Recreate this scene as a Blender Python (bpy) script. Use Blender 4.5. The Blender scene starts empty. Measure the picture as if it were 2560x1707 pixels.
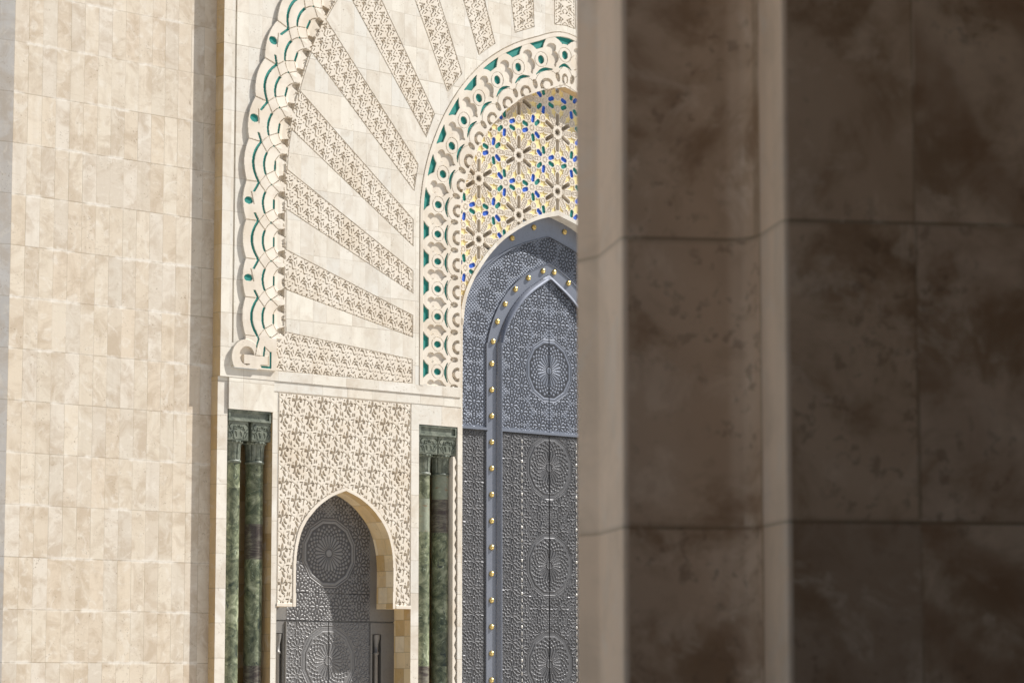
import bpy, bmesh, math, random
import numpy as np
from mathutils import Vector, Matrix

# ------------------------------------------------------------------ camera, sky, sun, exposure
S = bpy.context.scene
COL = S.collection
PHI, PITCH = math.radians(43.5513), math.radians(6.7091)
FH = Vector((math.sin(PHI), math.cos(PHI), 0))
FW = FH * math.cos(PITCH) + Vector((0, 0, math.sin(PITCH)))
cd = bpy.data.cameras.new('camera'); cam = bpy.data.objects.new('camera', cd); COL.objects.link(cam)
cam.location = (0, 0, 1.7); cam.rotation_euler = FW.to_track_quat('-Z', 'Y').to_euler()
cd.lens = 100.0; cd.sensor_width = 36.0; cd.clip_end = 3000; cd.clip_start = 0.1
cd.dof.use_dof = True; cd.dof.focus_distance = 56.0; cd.dof.aperture_fstop = 6.0
S.camera = cam

SUN = Vector((0.643, -0.285, 0.711)).normalized()
W = bpy.data.worlds.new('World'); S.world = W; W.use_nodes = True
wn = W.node_tree.nodes; wl = W.node_tree.links
sky = wn.new('ShaderNodeTexSky'); sky.sky_type = 'NISHITA'; sky.sun_disc = False
sky.sun_elevation = math.asin(SUN.z); sky.sun_rotation = math.atan2(SUN.x, SUN.y)
wl.new(sky.outputs[0], wn['Background'].inputs[0]); wn['Background'].inputs[1].default_value = 0.05
ld = bpy.data.lights.new('sun', 'SUN'); ld.energy = 5.0; ld.angle = math.radians(0.53); ld.color = (1.0, 0.975, 0.935)
lo = bpy.data.objects.new('sun', ld); COL.objects.link(lo); lo.location = (60, -30, 60)
lo.rotation_euler = (-SUN).to_track_quat('-Z', 'Y').to_euler()
S.view_settings.view_transform = 'Standard'; S.view_settings.look = 'None'
S.view_settings.exposure = 0.68; S.view_settings.gamma = 1.0

# ------------------------------------------------------------------ helpers
def link(o):
    COL.objects.link(o); return o

def thing(name, label, cat, loc=(0, 0, 0), group=None):
    o = link(bpy.data.objects.new(name, None)); o.location = loc
    o.empty_display_size = 0.3
    o['label'] = label; o['category'] = cat; o['kind'] = 'thing'
    if group: o['group'] = group
    bpy.context.view_layer.update()
    return o

def attach(o, parent, world=True):
    o.parent = parent
    if world:                       # mesh is written in world coordinates: keep it there
        l = parent.location
        o.matrix_parent_inverse = Matrix.Translation((-l.x, -l.y, -l.z))
    return o

def mesh_np(name, V, Q, mat, parent=None, col=None, world=True, smooth=False):
    """V (n,3), Q (m,4) quads"""
    V = np.asarray(V, np.float32); Q = np.asarray(Q, np.int32)
    me = bpy.data.meshes.new(name)
    me.vertices.add(len(V)); me.vertices.foreach_set('co', V.ravel())
    me.loops.add(Q.size); me.loops.foreach_set('vertex_index', Q.ravel())
    me.polygons.add(len(Q))
    me.polygons.foreach_set('loop_start', np.arange(0, Q.size, Q.shape[1], dtype=np.int32))
    me.polygons.foreach_set('loop_total', np.full(len(Q), Q.shape[1], np.int32))
    me.polygons.foreach_set('use_smooth', np.full(len(Q), bool(smooth)))
    me.materials.append(mat)
    me.update(calc_edges=True)
    if col is not None:
        a = me.color_attributes.new('Col', 'FLOAT_COLOR', 'POINT')
        a.data.foreach_set('color', np.asarray(col, np.float32).ravel())
    o = link(bpy.data.objects.new(name, me))
    if parent is not None: attach(o, parent, world)
    return o

class MB:
    """collects quads"""
    def __init__(s): s.v = []; s.f = []
    def quad(s, a, b, c, d):
        n = len(s.v); s.v += [tuple(a), tuple(b), tuple(c), tuple(d)]; s.f.append((n, n+1, n+2, n+3))
    def box(s, x0, x1, y0, y1, z0, z1):
        n = len(s.v)
        s.v += [(x, y, z) for z in (z0, z1) for y in (y0, y1) for x in (x0, x1)]
        for f in ((0,2,3,1),(4,5,7,6),(0,1,5,4),(2,6,7,3),(0,4,6,2),(1,3,7,5)):
            s.f.append(tuple(n+i for i in f))
    def strip(s, pts, ya, yb, close=False):
        for (p, q) in zip(pts[:-1], pts[1:]):
            s.quad((p[0], ya, p[1]), (q[0], ya, q[1]), (q[0], yb, q[1]), (p[0], yb, p[1]))
    def lathe(s, prof, n=32, cx=0, cy=0, flute=None):
        b = len(s.v)
        for (r, z, fl) in prof:
            for i in range(n):
                a = 2*math.pi*i/n
                rr = r - (fl if (fl and i % 4 in (0,)) else 0)
                s.v.append((cx+rr*math.cos(a), cy+rr*math.sin(a), z))
        for j in range(len(prof)-1):
            for i in range(n):
                i2 = (i+1) % n
                s.f.append((b+j*n+i, b+j*n+i2, b+(j+1)*n+i2, b+(j+1)*n+i))
    def build(s, name, mat, parent=None, world=True, smooth=False, bevel=0):
        me = bpy.data.meshes.new(name); me.from_pydata(s.v, [], s.f); me.update()
        if smooth:
            for p in me.polygons: p.use_smooth = True
        me.materials.append(mat)
        o = link(bpy.data.objects.new(name, me))
        if parent is not None: attach(o, parent, world)
        if bevel:
            m = o.modifiers.new('bevel', 'BEVEL'); m.width = bevel; m.segments = 2; m.limit_method = 'ANGLE'
        return o

def height_mesh(name, x, z, H, mask, y0, mat, parent=None, col=None, mirror=False):
    """height field over the grid x,z (1-D), H[z,x] metres proud of y0 (towards -Y); mask[z-1,x-1] cells kept.
    runs of flat equal cells are merged along x."""
    nz, nx = H.shape
    key = np.round(H*2e4).astype(np.int64)
    if col is not None:
        ck = np.round(col*50).astype(np.int64); key = key*7 + ck[..., 0]*1000003 + ck[..., 1]*1000033*3 + ck[..., 2]*1000037*5
    a, b, c, d = key[:-1, :-1], key[:-1, 1:], key[1:, 1:], key[1:, :-1]
    flat = (a == b) & (a == c) & (a == d) & mask
    st = flat.copy(); st[:, 1:] &= ~(flat[:, :-1] & (a[:, 1:] == a[:, :-1]))
    en = flat.copy(); en[:, :-1] &= ~(flat[:, 1:] & (a[:, 1:] == a[:, :-1]))
    js, is_ = np.nonzero(st); je, ie = np.nonzero(en)
    q1 = np.stack([js*nx+is_, je*nx+ie+1, (je+1)*nx+ie+1, (js+1)*nx+is_], 1)
    jn, in_ = np.nonzero(mask & ~flat)
    q2 = np.stack([jn*nx+in_, jn*nx+in_+1, (jn+1)*nx+in_+1, (jn+1)*nx+in_], 1)
    Q = np.concatenate([q1, q2])
    if len(Q) == 0: return None
    ids, inv = np.unique(Q.ravel(), return_inverse=True)
    X = np.broadcast_to(x, (nz, nx)).ravel()[ids]; Z = np.broadcast_to(z[:, None], (nz, nx)).ravel()[ids]
    V = np.stack([X, y0 - H.ravel()[ids], Z], 1)
    cc = None if col is None else col.reshape(-1, 4)[ids]
    return mesh_np(name, V, inv.reshape(-1, 4), mat, parent, cc)

def mirror_copy(o, axis=39.5):
    """second half of the symmetric portal: same mesh, mirrored about x = axis"""
    c = link(o.copy()); c.parent = o.parent
    c.matrix_parent_inverse = o.matrix_parent_inverse.copy()
    c.scale.x = -1; c.location.x = 2*axis
    return c

def hw(tab):
    t = np.array(tab)           # (half width, z) from the straight part up to the apex
    return lambda z: np.interp(z, t[:, 1], t[:, 0], left=t[0, 0], right=-1.0)

def catmull(P, n=24):
    P = np.array(P, float); P = np.vstack([2*P[0]-P[1], P, 2*P[-1]-P[-2]])
    out = []; us = []
    for k in range(1, len(P)-2):
        for j in range(n):
            t = j/n
            p0, p1, p2, p3 = P[k-1], P[k], P[k+1], P[k+2]
            out.append(0.5*((2*p1)+(-p0+p2)*t+(2*p0-5*p1+4*p2-p3)*t*t+(-p0+3*p1-3*p2+p3)*t**3)); us.append(k-1+t)
    out.append(P[-2]); us.append(len(P)-3.0)
    return np.array(out), np.array(us)

def smooth_arch(tab, n=10):
    c, _ = catmull(tab, n); return c

# ------------------------------------------------------------------ materials
def mat_base(name):
    m = bpy.data.materials.new(name); m.use_nodes = True
    nt = m.node_tree; return m, nt.nodes, nt.links, nt.nodes['Principled BSDF']

def mth(n, l, op, a, b=None, c=None):
    k = n.new('ShaderNodeMath'); k.operation = op
    for i, v in enumerate((a, b, c)):
        if v is None: continue
        if isinstance(v, (int, float)): k.inputs[i].default_value = v
        else: l.new(v, k.inputs[i])
    return k.outputs[0]

def mixc(n, l, fac, a, b, blend='MIX'):
    k = n.new('ShaderNodeMix'); k.data_type = 'RGBA'; k.blend_type = blend
    for s, v in ((0, fac), (6, a), (7, b)):
        if isinstance(v, (int, float)): k.inputs[s].default_value = v
        elif isinstance(v, tuple): k.inputs[s].default_value = (*v, 1)
        else: l.new(v, k.inputs[s])
    return k.outputs[2]

def noise(n, l, vec, scale, detail=4, rough=0.55, dist=0.0):
    k = n.new('ShaderNodeTexNoise'); k.inputs['Scale'].default_value = scale
    k.inputs['Detail'].default_value = detail; k.inputs['Roughness'].default_value = rough
    k.inputs['Distortion'].default_value = dist
    l.new(vec, k.inputs['Vector']); return k.outputs['Fac']

def ramp(n, l, fac, stops):
    k = n.new('ShaderNodeValToRGB'); e = k.color_ramp.elements
    e[0].position, e[0].color = stops[0][0], (*stops[0][1], 1)
    e[1].position, e[1].color = stops[1][0], (*stops[1][1], 1)
    for p, c in stops[2:]:
        x = e.new(p); x.color = (*c, 1)
    l.new(fac, k.inputs[0]); return k.outputs[0]

def sramp(n, l, fac, lo, hi):
    k = n.new('ShaderNodeMapRange'); k.interpolation_type = 'SMOOTHSTEP'
    l.new(fac, k.inputs[0]); k.inputs[1].default_value = lo; k.inputs[2].default_value = hi
    return k.outputs[0]

def stone(name, slab=None, off=(0, 0), axes=('X', 'Z'), tones=None, joint=0.006, pits=0.5, inlay=False,
          local=False, bump=0.004, contrast=1.0, jdark=0.55, rot=0.0, row_jit=0.0, bloom=False):
    """honed travertine; slab=(w,h) lays it out in stack-bond slabs with thin joints and a tone of its own per slab"""
    m, n, l, bs = mat_base(name)
    if local:
        src = n.new('ShaderNodeTexCoord').outputs['Object']
    else:
        src = n.new('ShaderNodeNewGeometry').outputs['Position']
    if rot:
        vr = n.new('ShaderNodeVectorRotate'); vr.rotation_type = 'Z_AXIS'; vr.inputs['Angle'].default_value = rot
        l.new(src, vr.inputs['Vector']); src = vr.outputs[0]
    sx = n.new('ShaderNodeSeparateXYZ'); l.new(src, sx.inputs[0])
    tones = tones or [(0.47, 0.39, 0.30), (0.58, 0.52, 0.435), (0.52, 0.435, 0.33), (0.50, 0.455, 0.40), (0.60, 0.52, 0.42), (0.43, 0.37, 0.30)]
    vec = src; jm = None
    if slab:
        U = mth(n, l, 'DIVIDE', mth(n, l, 'SUBTRACT', sx.outputs[axes[0]], off[0]), slab[0])
        V = mth(n, l, 'DIVIDE', mth(n, l, 'SUBTRACT', sx.outputs[axes[1]], off[1]), slab[1])
        fv = mth(n, l, 'FLOOR', V)
        if row_jit:
            wn1 = n.new('ShaderNodeTexWhiteNoise'); wn1.noise_dimensions = '1D'; l.new(fv, wn1.inputs['W'])
            U = mth(n, l, 'ADD', U, mth(n, l, 'MULTIPLY', wn1.outputs['Value'], row_jit))
        fu = mth(n, l, 'FLOOR', U)
        cv = n.new('ShaderNodeCombineXYZ'); l.new(fu, cv.inputs[0]); l.new(fv, cv.inputs[1])
        wn2 = n.new('ShaderNodeTexWhiteNoise'); wn2.noise_dimensions = '3D'; l.new(cv.outputs[0], wn2.inputs['Vector'])
        rnd = wn2.outputs['Value']
        du = mth(n, l, 'MULTIPLY', mth(n, l, 'MINIMUM', mth(n, l, 'SUBTRACT', U, fu), mth(n, l, 'SUBTRACT', mth(n, l, 'ADD', fu, 1), U)), slab[0])
        dv = mth(n, l, 'MULTIPLY', mth(n, l, 'MINIMUM', mth(n, l, 'SUBTRACT', V, fv), mth(n, l, 'SUBTRACT', mth(n, l, 'ADD', fv, 1), V)), slab[1])
        jv = mth(n, l, 'LESS_THAN', dv, joint*0.75)
        ju = mth(n, l, 'MULTIPLY', mth(n, l, 'LESS_THAN', du, joint*0.45), 0.75)
        wr = n.new('ShaderNodeTexWhiteNoise'); wr.noise_dimensions = '1D'; l.new(mth(n, l, 'ADD', fv, 17.3), wr.inputs['W'])
        jv = mth(n, l, 'MULTIPLY', jv, mth(n, l, 'MULTIPLY_ADD', wr.outputs['Value'], 0.75, 0.25))
        wc = n.new('ShaderNodeTexWhiteNoise'); wc.noise_dimensions = '1D'; l.new(mth(n, l, 'ADD', mth(n, l, 'MULTIPLY', fv, 7.7), fu), wc.inputs['W'])
        ju = mth(n, l, 'MULTIPLY', ju, wc.outputs['Value'])
        jm = mth(n, l, 'MAXIMUM', ju, jv)
        ad = n.new('ShaderNodeVectorMath'); ad.operation = 'MULTIPLY_ADD'
        l.new(wn2.outputs['Color'], ad.inputs[0]); ad.inputs[1].default_value = (9, 9, 9); l.new(src, ad.inputs[2])
        vec = ad.outputs[0]
        k = len(tones)
        stops = [((i+0.5)/k, t) for i, t in enumerate(tones)]
        base = ramp(n, l, rnd, stops)
    else:
        base = ramp(n, l, noise(n, l, vec, 0.9, 2), [(0.35, tones[0]), (0.5, tones[1]), (0.65, tones[2])])
    f1 = noise(n, l, vec, 2.2, 6, 0.62, 0.8)
    base = mixc(n, l, mth(n, l, 'MULTIPLY', sramp(n, l, f1, 0.42, 0.68), 0.55*contrast), base, (0.40, 0.31, 0.215))
    f2 = noise(n, l, vec, 3.1, 5, 0.6, 1.6)
    base = mixc(n, l, mth(n, l, 'MULTIPLY', sramp(n, l, f2, 0.5, 0.72), 0.6*contrast), base, (0.66, 0.61, 0.53))
    # stretched bedding streaks
    mp = n.new('ShaderNodeMapping'); mp.inputs['Scale'].default_value = (2.0, 2.0, 9.0); l.new(vec, mp.inputs[0])
    f4 = noise(n, l, mp.outputs[0], 2.0, 6, 0.7, 1.2)
    base = mixc(n, l, mth(n, l, 'MULTIPLY', sramp(n, l, f4, 0.55, 0.7), 0.35*contrast), base, (0.45, 0.36, 0.26))
    # faint rain streaks running down the face
    ms = n.new('ShaderNodeMapping'); ms.inputs['Scale'].default_value = (5.0, 5.0, 0.22); l.new(src, ms.inputs[0])
    f6 = noise(n, l, ms.outputs[0], 1.0, 4, 0.6, 0.3)
    base = mixc(n, l, mth(n, l, 'MULTIPLY', sramp(n, l, f6, 0.50, 0.72), 0.16), base, (0.34, 0.27, 0.19))
    if pits:
        f3 = noise(n, l, vec, 26, 3, 0.6, 0.5); f5 = noise(n, l, vec, 2.6, 3, 0.5)
        pm = mth(n, l, 'MULTIPLY', sramp(n, l, f3, 0.60, 0.68), sramp(n, l, f5, 0.48, 0.62))
        base = mixc(n, l, mth(n, l, 'MULTIPLY', pm, pits), base, (0.20, 0.145, 0.09))
    if jm is not None:
        base = mixc(n, l, mth(n, l, 'MULTIPLY', jm, jdark), base, (0.22, 0.165, 0.10))
    if bloom:                       # pale lime bloom along some of the bed joints
        bz = mth(n, l, 'MULTIPLY', sramp(n, l, mth(n, l, 'ADD', dv, mth(n, l, 'MULTIPLY', noise(n, l, src, 9, 3), 0.10)), 0.10, 0.045), sramp(n, l, noise(n, l, src, 1.7, 3), 0.45, 0.6))
        base = mixc(n, l, mth(n, l, 'MULTIPLY', bz, 0.75), base, (0.72, 0.68, 0.61))
    rough = 0.62
    if inlay:
        at = n.new('ShaderNodeVertexColor'); at.layer_name = 'Col'
        sc = n.new('ShaderNodeSeparateColor'); l.new(at.outputs[0], sc.inputs[0])
        gl = noise(n, l, src, 30, 3, 0.7); 
        gcol = mixc(n, l, gl, (0.0, 0.115, 0.10), (0.02, 0.30, 0.25))
        bcol = mixc(n, l, gl, (0.015, 0.07, 0.42), (0.03, 0.15, 0.62))
        ycol = mixc(n, l, gl, (0.72, 0.57, 0.22), (0.84, 0.71, 0.38))
        base = mixc(n, l, sc.outputs[2], base, ycol)
        base = mixc(n, l, sc.outputs[0], base, gcol)
        base = mixc(n, l, sc.outputs[1], base, bcol)
    l.new(base, bs.inputs['Base Color'])
    bs.inputs['Roughness'].default_value = rough
    bs.inputs['Specular IOR Level'].default_value = 0.35
    if bump:
        bn = n.new('ShaderNodeBump'); bn.inputs['Strength'].default_value = 0.35; bn.inputs['Distance'].default_value = bump
        hsum = mth(n, l, 'ADD', noise(n, l, vec, 18, 4, 0.6), mth(n, l, 'MULTIPLY', f1, 1.2))
        if jm is not None: hsum = mth(n, l, 'SUBTRACT', hsum, jm)
        l.new(hsum, bn.inputs['Height']); l.new(bn.outputs[0], bs.inputs['Normal'])
    return m

WARM = [(0.63, 0.555, 0.45), (0.69, 0.63, 0.54), (0.66, 0.59, 0.49)]
FIELD = [(0.63, 0.585, 0.504), (0.693, 0.662, 0.596), (0.662, 0.607, 0.516), (0.63, 0.607, 0.55), (0.714, 0.673, 0.584), (0.651, 0.607, 0.527)]
WALL = [(0.571, 0.489, 0.38294999999999996), (0.617, 0.55, 0.44608499999999995), (0.594, 0.505, 0.3933), (0.548, 0.491, 0.408825), (0.636, 0.561, 0.45229499999999995), (0.576, 0.51, 0.41296499999999997), (0.603, 0.517, 0.402615), (0.54, 0.473, 0.38294999999999996), (0.617, 0.556, 0.46885499999999997)]
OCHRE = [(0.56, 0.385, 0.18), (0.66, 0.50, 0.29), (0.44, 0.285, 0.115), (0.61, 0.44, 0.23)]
BOUNCE_LIT = [(0.70, 0.52, 0.28), (0.78, 0.64, 0.42), (0.56, 0.385, 0.17), (0.73, 0.57, 0.33), (0.80, 0.68, 0.48)]  # ochre stone lightened to hold the bounce off the sunlit ground
M_wall = stone('travertine_wall', (0.288, 0.8745), (26.57, 0.185), tones=WALL, joint=0.012, bloom=True, contrast=1.1, jdark=0.7)
M_field = stone('travertine_field', (0.313, 0.612), (31.12, 0.80), tones=FIELD, joint=0.010, contrast=0.6)
M_pier = stone('travertine_pier', (0.80, 0.612), (30.6, 0.80), tones=FIELD, joint=0.010, contrast=0.7)
M_carve = stone('travertine_carved', None, tones=WARM, pits=0.25, bump=0.0, contrast=0.35)
M_inlay = stone('travertine_inlaid', None, tones=WARM, pits=0.25, bump=0.0, contrast=0.4, inlay=True)
M_block = stone('travertine_blocks', (0.60, 0.19), (32.05, 6.81), tones=FIELD, joint=0.012, contrast=0.6, jdark=0.8)
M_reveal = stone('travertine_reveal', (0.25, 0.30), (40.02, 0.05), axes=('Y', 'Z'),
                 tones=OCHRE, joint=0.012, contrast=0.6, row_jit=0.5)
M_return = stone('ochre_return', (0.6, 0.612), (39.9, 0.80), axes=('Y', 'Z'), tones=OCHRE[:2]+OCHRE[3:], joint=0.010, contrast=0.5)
M_turn_shade = stone('travertine_sky_shade', (0.36, 0.8745), (26.3, 0.185), joint=0.012, contrast=0.8,
               tones=[(0.50, 0.48, 0.45), (0.55, 0.53, 0.50), (0.52, 0.49, 0.45)])  # greyer copy of the wall stone, sky-lit shade put into its tones
M_bounce_lit = stone('bounce_lit_reveal', (0.25, 0.30), (40.02, 0.05), axes=('Y', 'Z'), tones=BOUNCE_LIT, joint=0.012, contrast=0.5, row_jit=0.5)
M_plaza = stone('plaza_paving', (0.9, 0.9), (0, 0), axes=('X', 'Y'), joint=0.012, tones=[(0.52, 0.485, 0.44), (0.57, 0.53, 0.48), (0.48, 0.445, 0.40)])

def metal(name, c0, c1, rough=0.42, met=0.75, ground=None):
    m, n, l, bs = mat_base(name)
    p = n.new('ShaderNodeNewGeometry').outputs['Position']
    f = noise(n, l, p, 1.6, 5, 0.6, 0.4); f2 = noise(n, l, p, 22, 3, 0.6)
    c = mixc(n, l, f, c0, c1)
    c = mixc(n, l, mth(n, l, 'MULTIPLY', sramp(n, l, f2, 0.5, 0.75), 0.25), c, tuple(x*0.6 for x in c0))
    if ground:                      # two-tone metal: dark ground in upper star work; lower grooves carry painted shadow lines
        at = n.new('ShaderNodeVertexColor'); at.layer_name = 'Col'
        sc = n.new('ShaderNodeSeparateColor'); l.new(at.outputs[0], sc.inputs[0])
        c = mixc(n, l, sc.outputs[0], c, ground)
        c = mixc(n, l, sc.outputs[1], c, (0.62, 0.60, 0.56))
    l.new(c, bs.inputs['Base Color']); bs.inputs['Metallic'].default_value = met
    l.new(mth(n, l, 'MULTIPLY_ADD', f2, 0.2, rough-0.1), bs.inputs['Roughness'])
    return m
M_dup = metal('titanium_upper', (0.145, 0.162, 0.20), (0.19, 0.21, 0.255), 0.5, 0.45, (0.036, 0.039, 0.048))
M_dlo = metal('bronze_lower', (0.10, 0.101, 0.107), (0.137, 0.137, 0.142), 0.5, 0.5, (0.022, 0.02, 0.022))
M_rail = metal('smooth_rail', (0.185, 0.20, 0.24), (0.235, 0.25, 0.295), 0.42, 0.6)
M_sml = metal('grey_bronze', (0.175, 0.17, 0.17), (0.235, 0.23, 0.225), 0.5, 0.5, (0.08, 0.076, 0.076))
M_frame = metal('dull_frame', (0.17, 0.16, 0.15), (0.22, 0.21, 0.195), 0.5, 0.4)
M_gold = metal('polished_brass', (0.52, 0.39, 0.14), (0.66, 0.51, 0.22), 0.36, 0.9)

def marble():
    m, n, l, bs = mat_base('green_marble')
    p = n.new('ShaderNodeNewGeometry').outputs['Position']
    sx = n.new('ShaderNodeSeparateXYZ'); l.new(p, sx.inputs[0])
    oi = n.new('ShaderNodeObjectInfo')
    dr = mth(n, l, 'FLOOR', mth(n, l, 'DIVIDE', sx.outputs['Z'], 0.63))
    cv = n.new('ShaderNodeCombineXYZ'); l.new(dr, cv.inputs[0]); l.new(mth(n, l, 'MULTIPLY', oi.outputs['Random'], 91.7), cv.inputs[1])
    wn_ = n.new('ShaderNodeTexWhiteNoise'); l.new(cv.outputs[0], wn_.inputs['Vector'])
    ad = n.new('ShaderNodeVectorMath'); ad.operation = 'MULTIPLY_ADD'
    l.new(wn_.outputs['Color'], ad.inputs[0]); ad.inputs[1].default_value = (7, 7, 7); l.new(p, ad.inputs[2])
    v = ad.outputs[0]
    f = noise(n, l, v, 4.5, 8, 0.68, 1.2)
    c = ramp(n, l, f, [(0.32, (0.014, 0.024, 0.016)), (0.43, (0.062, 0.073, 0.040)), (0.54, (0.135, 0.148, 0.088)), (0.68, (0.27, 0.285, 0.195))])
    f2 = noise(n, l, v, 7.0, 7, 0.75, 2.0)
    c = mixc(n, l, sramp(n, l, f2, 0.58, 0.66), c, (0.30, 0.34, 0.25))
    f3 = noise(n, l, v, 4.0, 6, 0.7, 2.2)
    c = mixc(n, l, mth(n, l, 'MULTIPLY', sramp(n, l, f3, 0.58, 0.66), 0.85), c, (0.010, 0.016, 0.018))
    mp = n.new('ShaderNodeMapping'); mp.inputs['Scale'].default_value = (1.2, 1.2, 4.5); l.new(v, mp.inputs[0])
    f4 = noise(n, l, mp.outputs[0], 2.2, 6, 0.65, 1.6)
    pale = mixc(n, l, sramp(n, l, f4, 0.55, 0.62), (0.25, 0.27, 0.21), (0.24, 0.135, 0.07))
    plum = mixc(n, l, sramp(n, l, f4, 0.42, 0.62), (0.055, 0.03, 0.032), (0.19, 0.165, 0.13))
    wv = wn_.outputs['Value']
    # every drum is a block of its own: mostly green, a few pale with rust bands, a few plum brown
    gain = mth(n, l, 'MULTIPLY_ADD', wv, 0.9, 0.80)
    gv = n.new('ShaderNodeCombineColor'); [l.new(gain, gv.inputs[q]) for q in range(3)]
    c = mixc(n, l, 1.0, c, gv.outputs[0], 'MULTIPLY')
    c = mixc(n, l, mth(n, l, 'MULTIPLY', mth(n, l, 'GREATER_THAN', wv, 0.88), 0.75), c, pale)
    c = mixc(n, l, mth(n, l, 'MULTIPLY', mth(n, l, 'LESS_THAN', wv, 0.10), 0.75), c, plum)
    dv = mth(n, l, 'SUBTRACT', mth(n, l, 'DIVIDE', sx.outputs['Z'], 0.63), dr)
    c = mixc(n, l, mth(n, l, 'MULTIPLY', mth(n, l, 'LESS_THAN', dv, 0.012), 0.5), c, (0.12, 0.12, 0.09))
    l.new(c, bs.inputs['Base Color']); bs.inputs['Roughness'].default_value = 0.34
    bs.inputs['Specular IOR Level'].default_value = 0.5
    return m
M_marble = marble()
def capital_marble():
    m, n, l, bs = mat_base('grey_green_marble')
    p = n.new('ShaderNodeNewGeometry').outputs['Position']
    f = noise(n, l, p, 7.0, 7, 0.65, 0.8); f2 = noise(n, l, p, 3.0, 4, 0.6, 1.0)
    c = ramp(n, l, f, [(0.34, (0.055, 0.068, 0.050)), (0.5, (0.135, 0.152, 0.115)), (0.66, (0.225, 0.24, 0.19))])
    c = mixc(n, l, mth(n, l, 'MULTIPLY', sramp(n, l, f2, 0.56, 0.68), 0.6), c, (0.05, 0.062, 0.055))
    l.new(c, bs.inputs['Base Color']); bs.inputs['Roughness'].default_value = 0.5
    return m
M_cap = capital_marble()

def pillar_stone():
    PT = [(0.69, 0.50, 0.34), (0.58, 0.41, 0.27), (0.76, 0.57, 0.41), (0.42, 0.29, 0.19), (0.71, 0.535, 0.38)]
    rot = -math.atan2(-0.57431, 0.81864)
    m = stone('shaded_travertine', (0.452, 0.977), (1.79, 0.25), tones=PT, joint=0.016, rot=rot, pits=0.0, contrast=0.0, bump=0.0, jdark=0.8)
    n = m.node_tree.nodes; l = m.node_tree.links; bs = n['Principled BSDF']
    src = bs.inputs['Base Color'].links[0].from_socket
    p = next(k for k in n if k.type == 'VECT_MATH' and k.operation == 'MULTIPLY_ADD').outputs[0]      # every slab has its own piece of stone
    f = noise(n, l, p, 2.6, 7, 0.62, 0.4)
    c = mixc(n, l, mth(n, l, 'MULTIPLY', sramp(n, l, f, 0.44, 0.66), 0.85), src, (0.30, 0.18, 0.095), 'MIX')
    f2 = noise(n, l, p, 5.5, 6, 0.65, 0.5)
    c = mixc(n, l, mth(n, l, 'MULTIPLY', sramp(n, l, f2, 0.52, 0.68), 0.5), c, (0.84, 0.67, 0.50))
    # swirling onyx-like bands in some of the slabs
    wv = n.new('ShaderNodeTexWave'); wv.wave_type = 'BANDS'; wv.bands_direction = 'DIAGONAL'
    wv.inputs['Scale'].default_value = 1.3; wv.inputs['Distortion'].default_value = 7.0; wv.inputs['Detail'].default_value = 4.0; wv.inputs['Detail Scale'].default_value = 0.9
    l.new(p, wv.inputs['Vector'])
    lum = n.new('ShaderNodeRGBToBW'); l.new(src, lum.inputs[0])
    sel = sramp(n, l, lum.outputs[0], 0.50, 0.56)
    c = mixc(n, l, mth(n, l, 'MULTIPLY', sramp(n, l, wv.outputs['Fac'], 0.2, 0.95), mth(n, l, 'MULTIPLY_ADD', sel, 0.45, 0.12)), c, (0.30, 0.165, 0.085))
    f3 = noise(n, l, p, 19, 4, 0.65, 0.2); f5 = noise(n, l, p, 1.9, 3, 0.5)
    c = mixc(n, l, mth(n, l, 'MULTIPLY', mth(n, l, 'MULTIPLY', sramp(n, l, f3, 0.54, 0.64), sramp(n, l, f5, 0.45, 0.6)), 0.38), c, (0.13, 0.08, 0.045))
    l.new(c, bs.inputs['Base Color'])
    return m
M_pillar = pillar_stone()
M_lit_strip = stone('lit_strip_stone', (2.0, 0.977), (0, 0.25), tones=[(0.76, 0.575, 0.41), (0.71, 0.53, 0.37), (0.79, 0.61, 0.445)], joint=0.014, pits=0.0, contrast=0.55, bump=0.0, jdark=0.5)  # paler copy of the pillar stone, light from the left put into its colour
M_inner = stone('shade_box_stone', (0.9, 0.9), (0, 0), tones=[(0.11, 0.07, 0.042), (0.13, 0.08, 0.048)], joint=0.015, contrast=0.2, pits=0)  # very dark stone for the added unseen roof and walls that shade the pillar

# ------------------------------------------------------------------ ground
g = MB(); g.quad((-900, -900, 0), (900, -900, 0), (900, 900, 0), (-900, 900, 0))
go = g.build('ground', M_plaza); go['kind'] = 'structure'

# ------------------------------------------------------------------ tall plain wall on the left
YW = 40.225
t_wall = thing('stone_wall', 'tall plain wall of pale travertine slabs left of the carved portal', 'wall', (26.57, YW, 0))
b = MB(); b.quad((26.57, YW, 0), (30.95, YW, 0), (30.95, YW, 19), (26.57, YW, 19))
b.build('wall_face', M_wall, t_wall)
c12, s12 = math.cos(math.radians(12.4)), math.sin(math.radians(12.4))
P = [(26.57, YW)]
for ang, L in ((12.4, 0.315), (38, 0.9), (75, 5.0)):
    P.append((P[-1][0]-L*math.cos(math.radians(ang)), P[-1][1]+L*math.sin(math.radians(ang))))
b = MB()
for p, q in zip(P[:-1], P[1:]): b.quad((q[0], q[1], 0), (p[0], p[1], 0), (p[0], p[1], 19), (q[0], q[1], 19))
b.quad((26.57, YW, 19), (30.95, YW, 19), (30.95, YW+5, 19), (26.57, YW+5, 19))
o = b.build('angled_corner', M_turn_shade, t_wall); o['label'] = 'narrow corner face turned away from the sun, bluish shade put into its colour'

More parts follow.
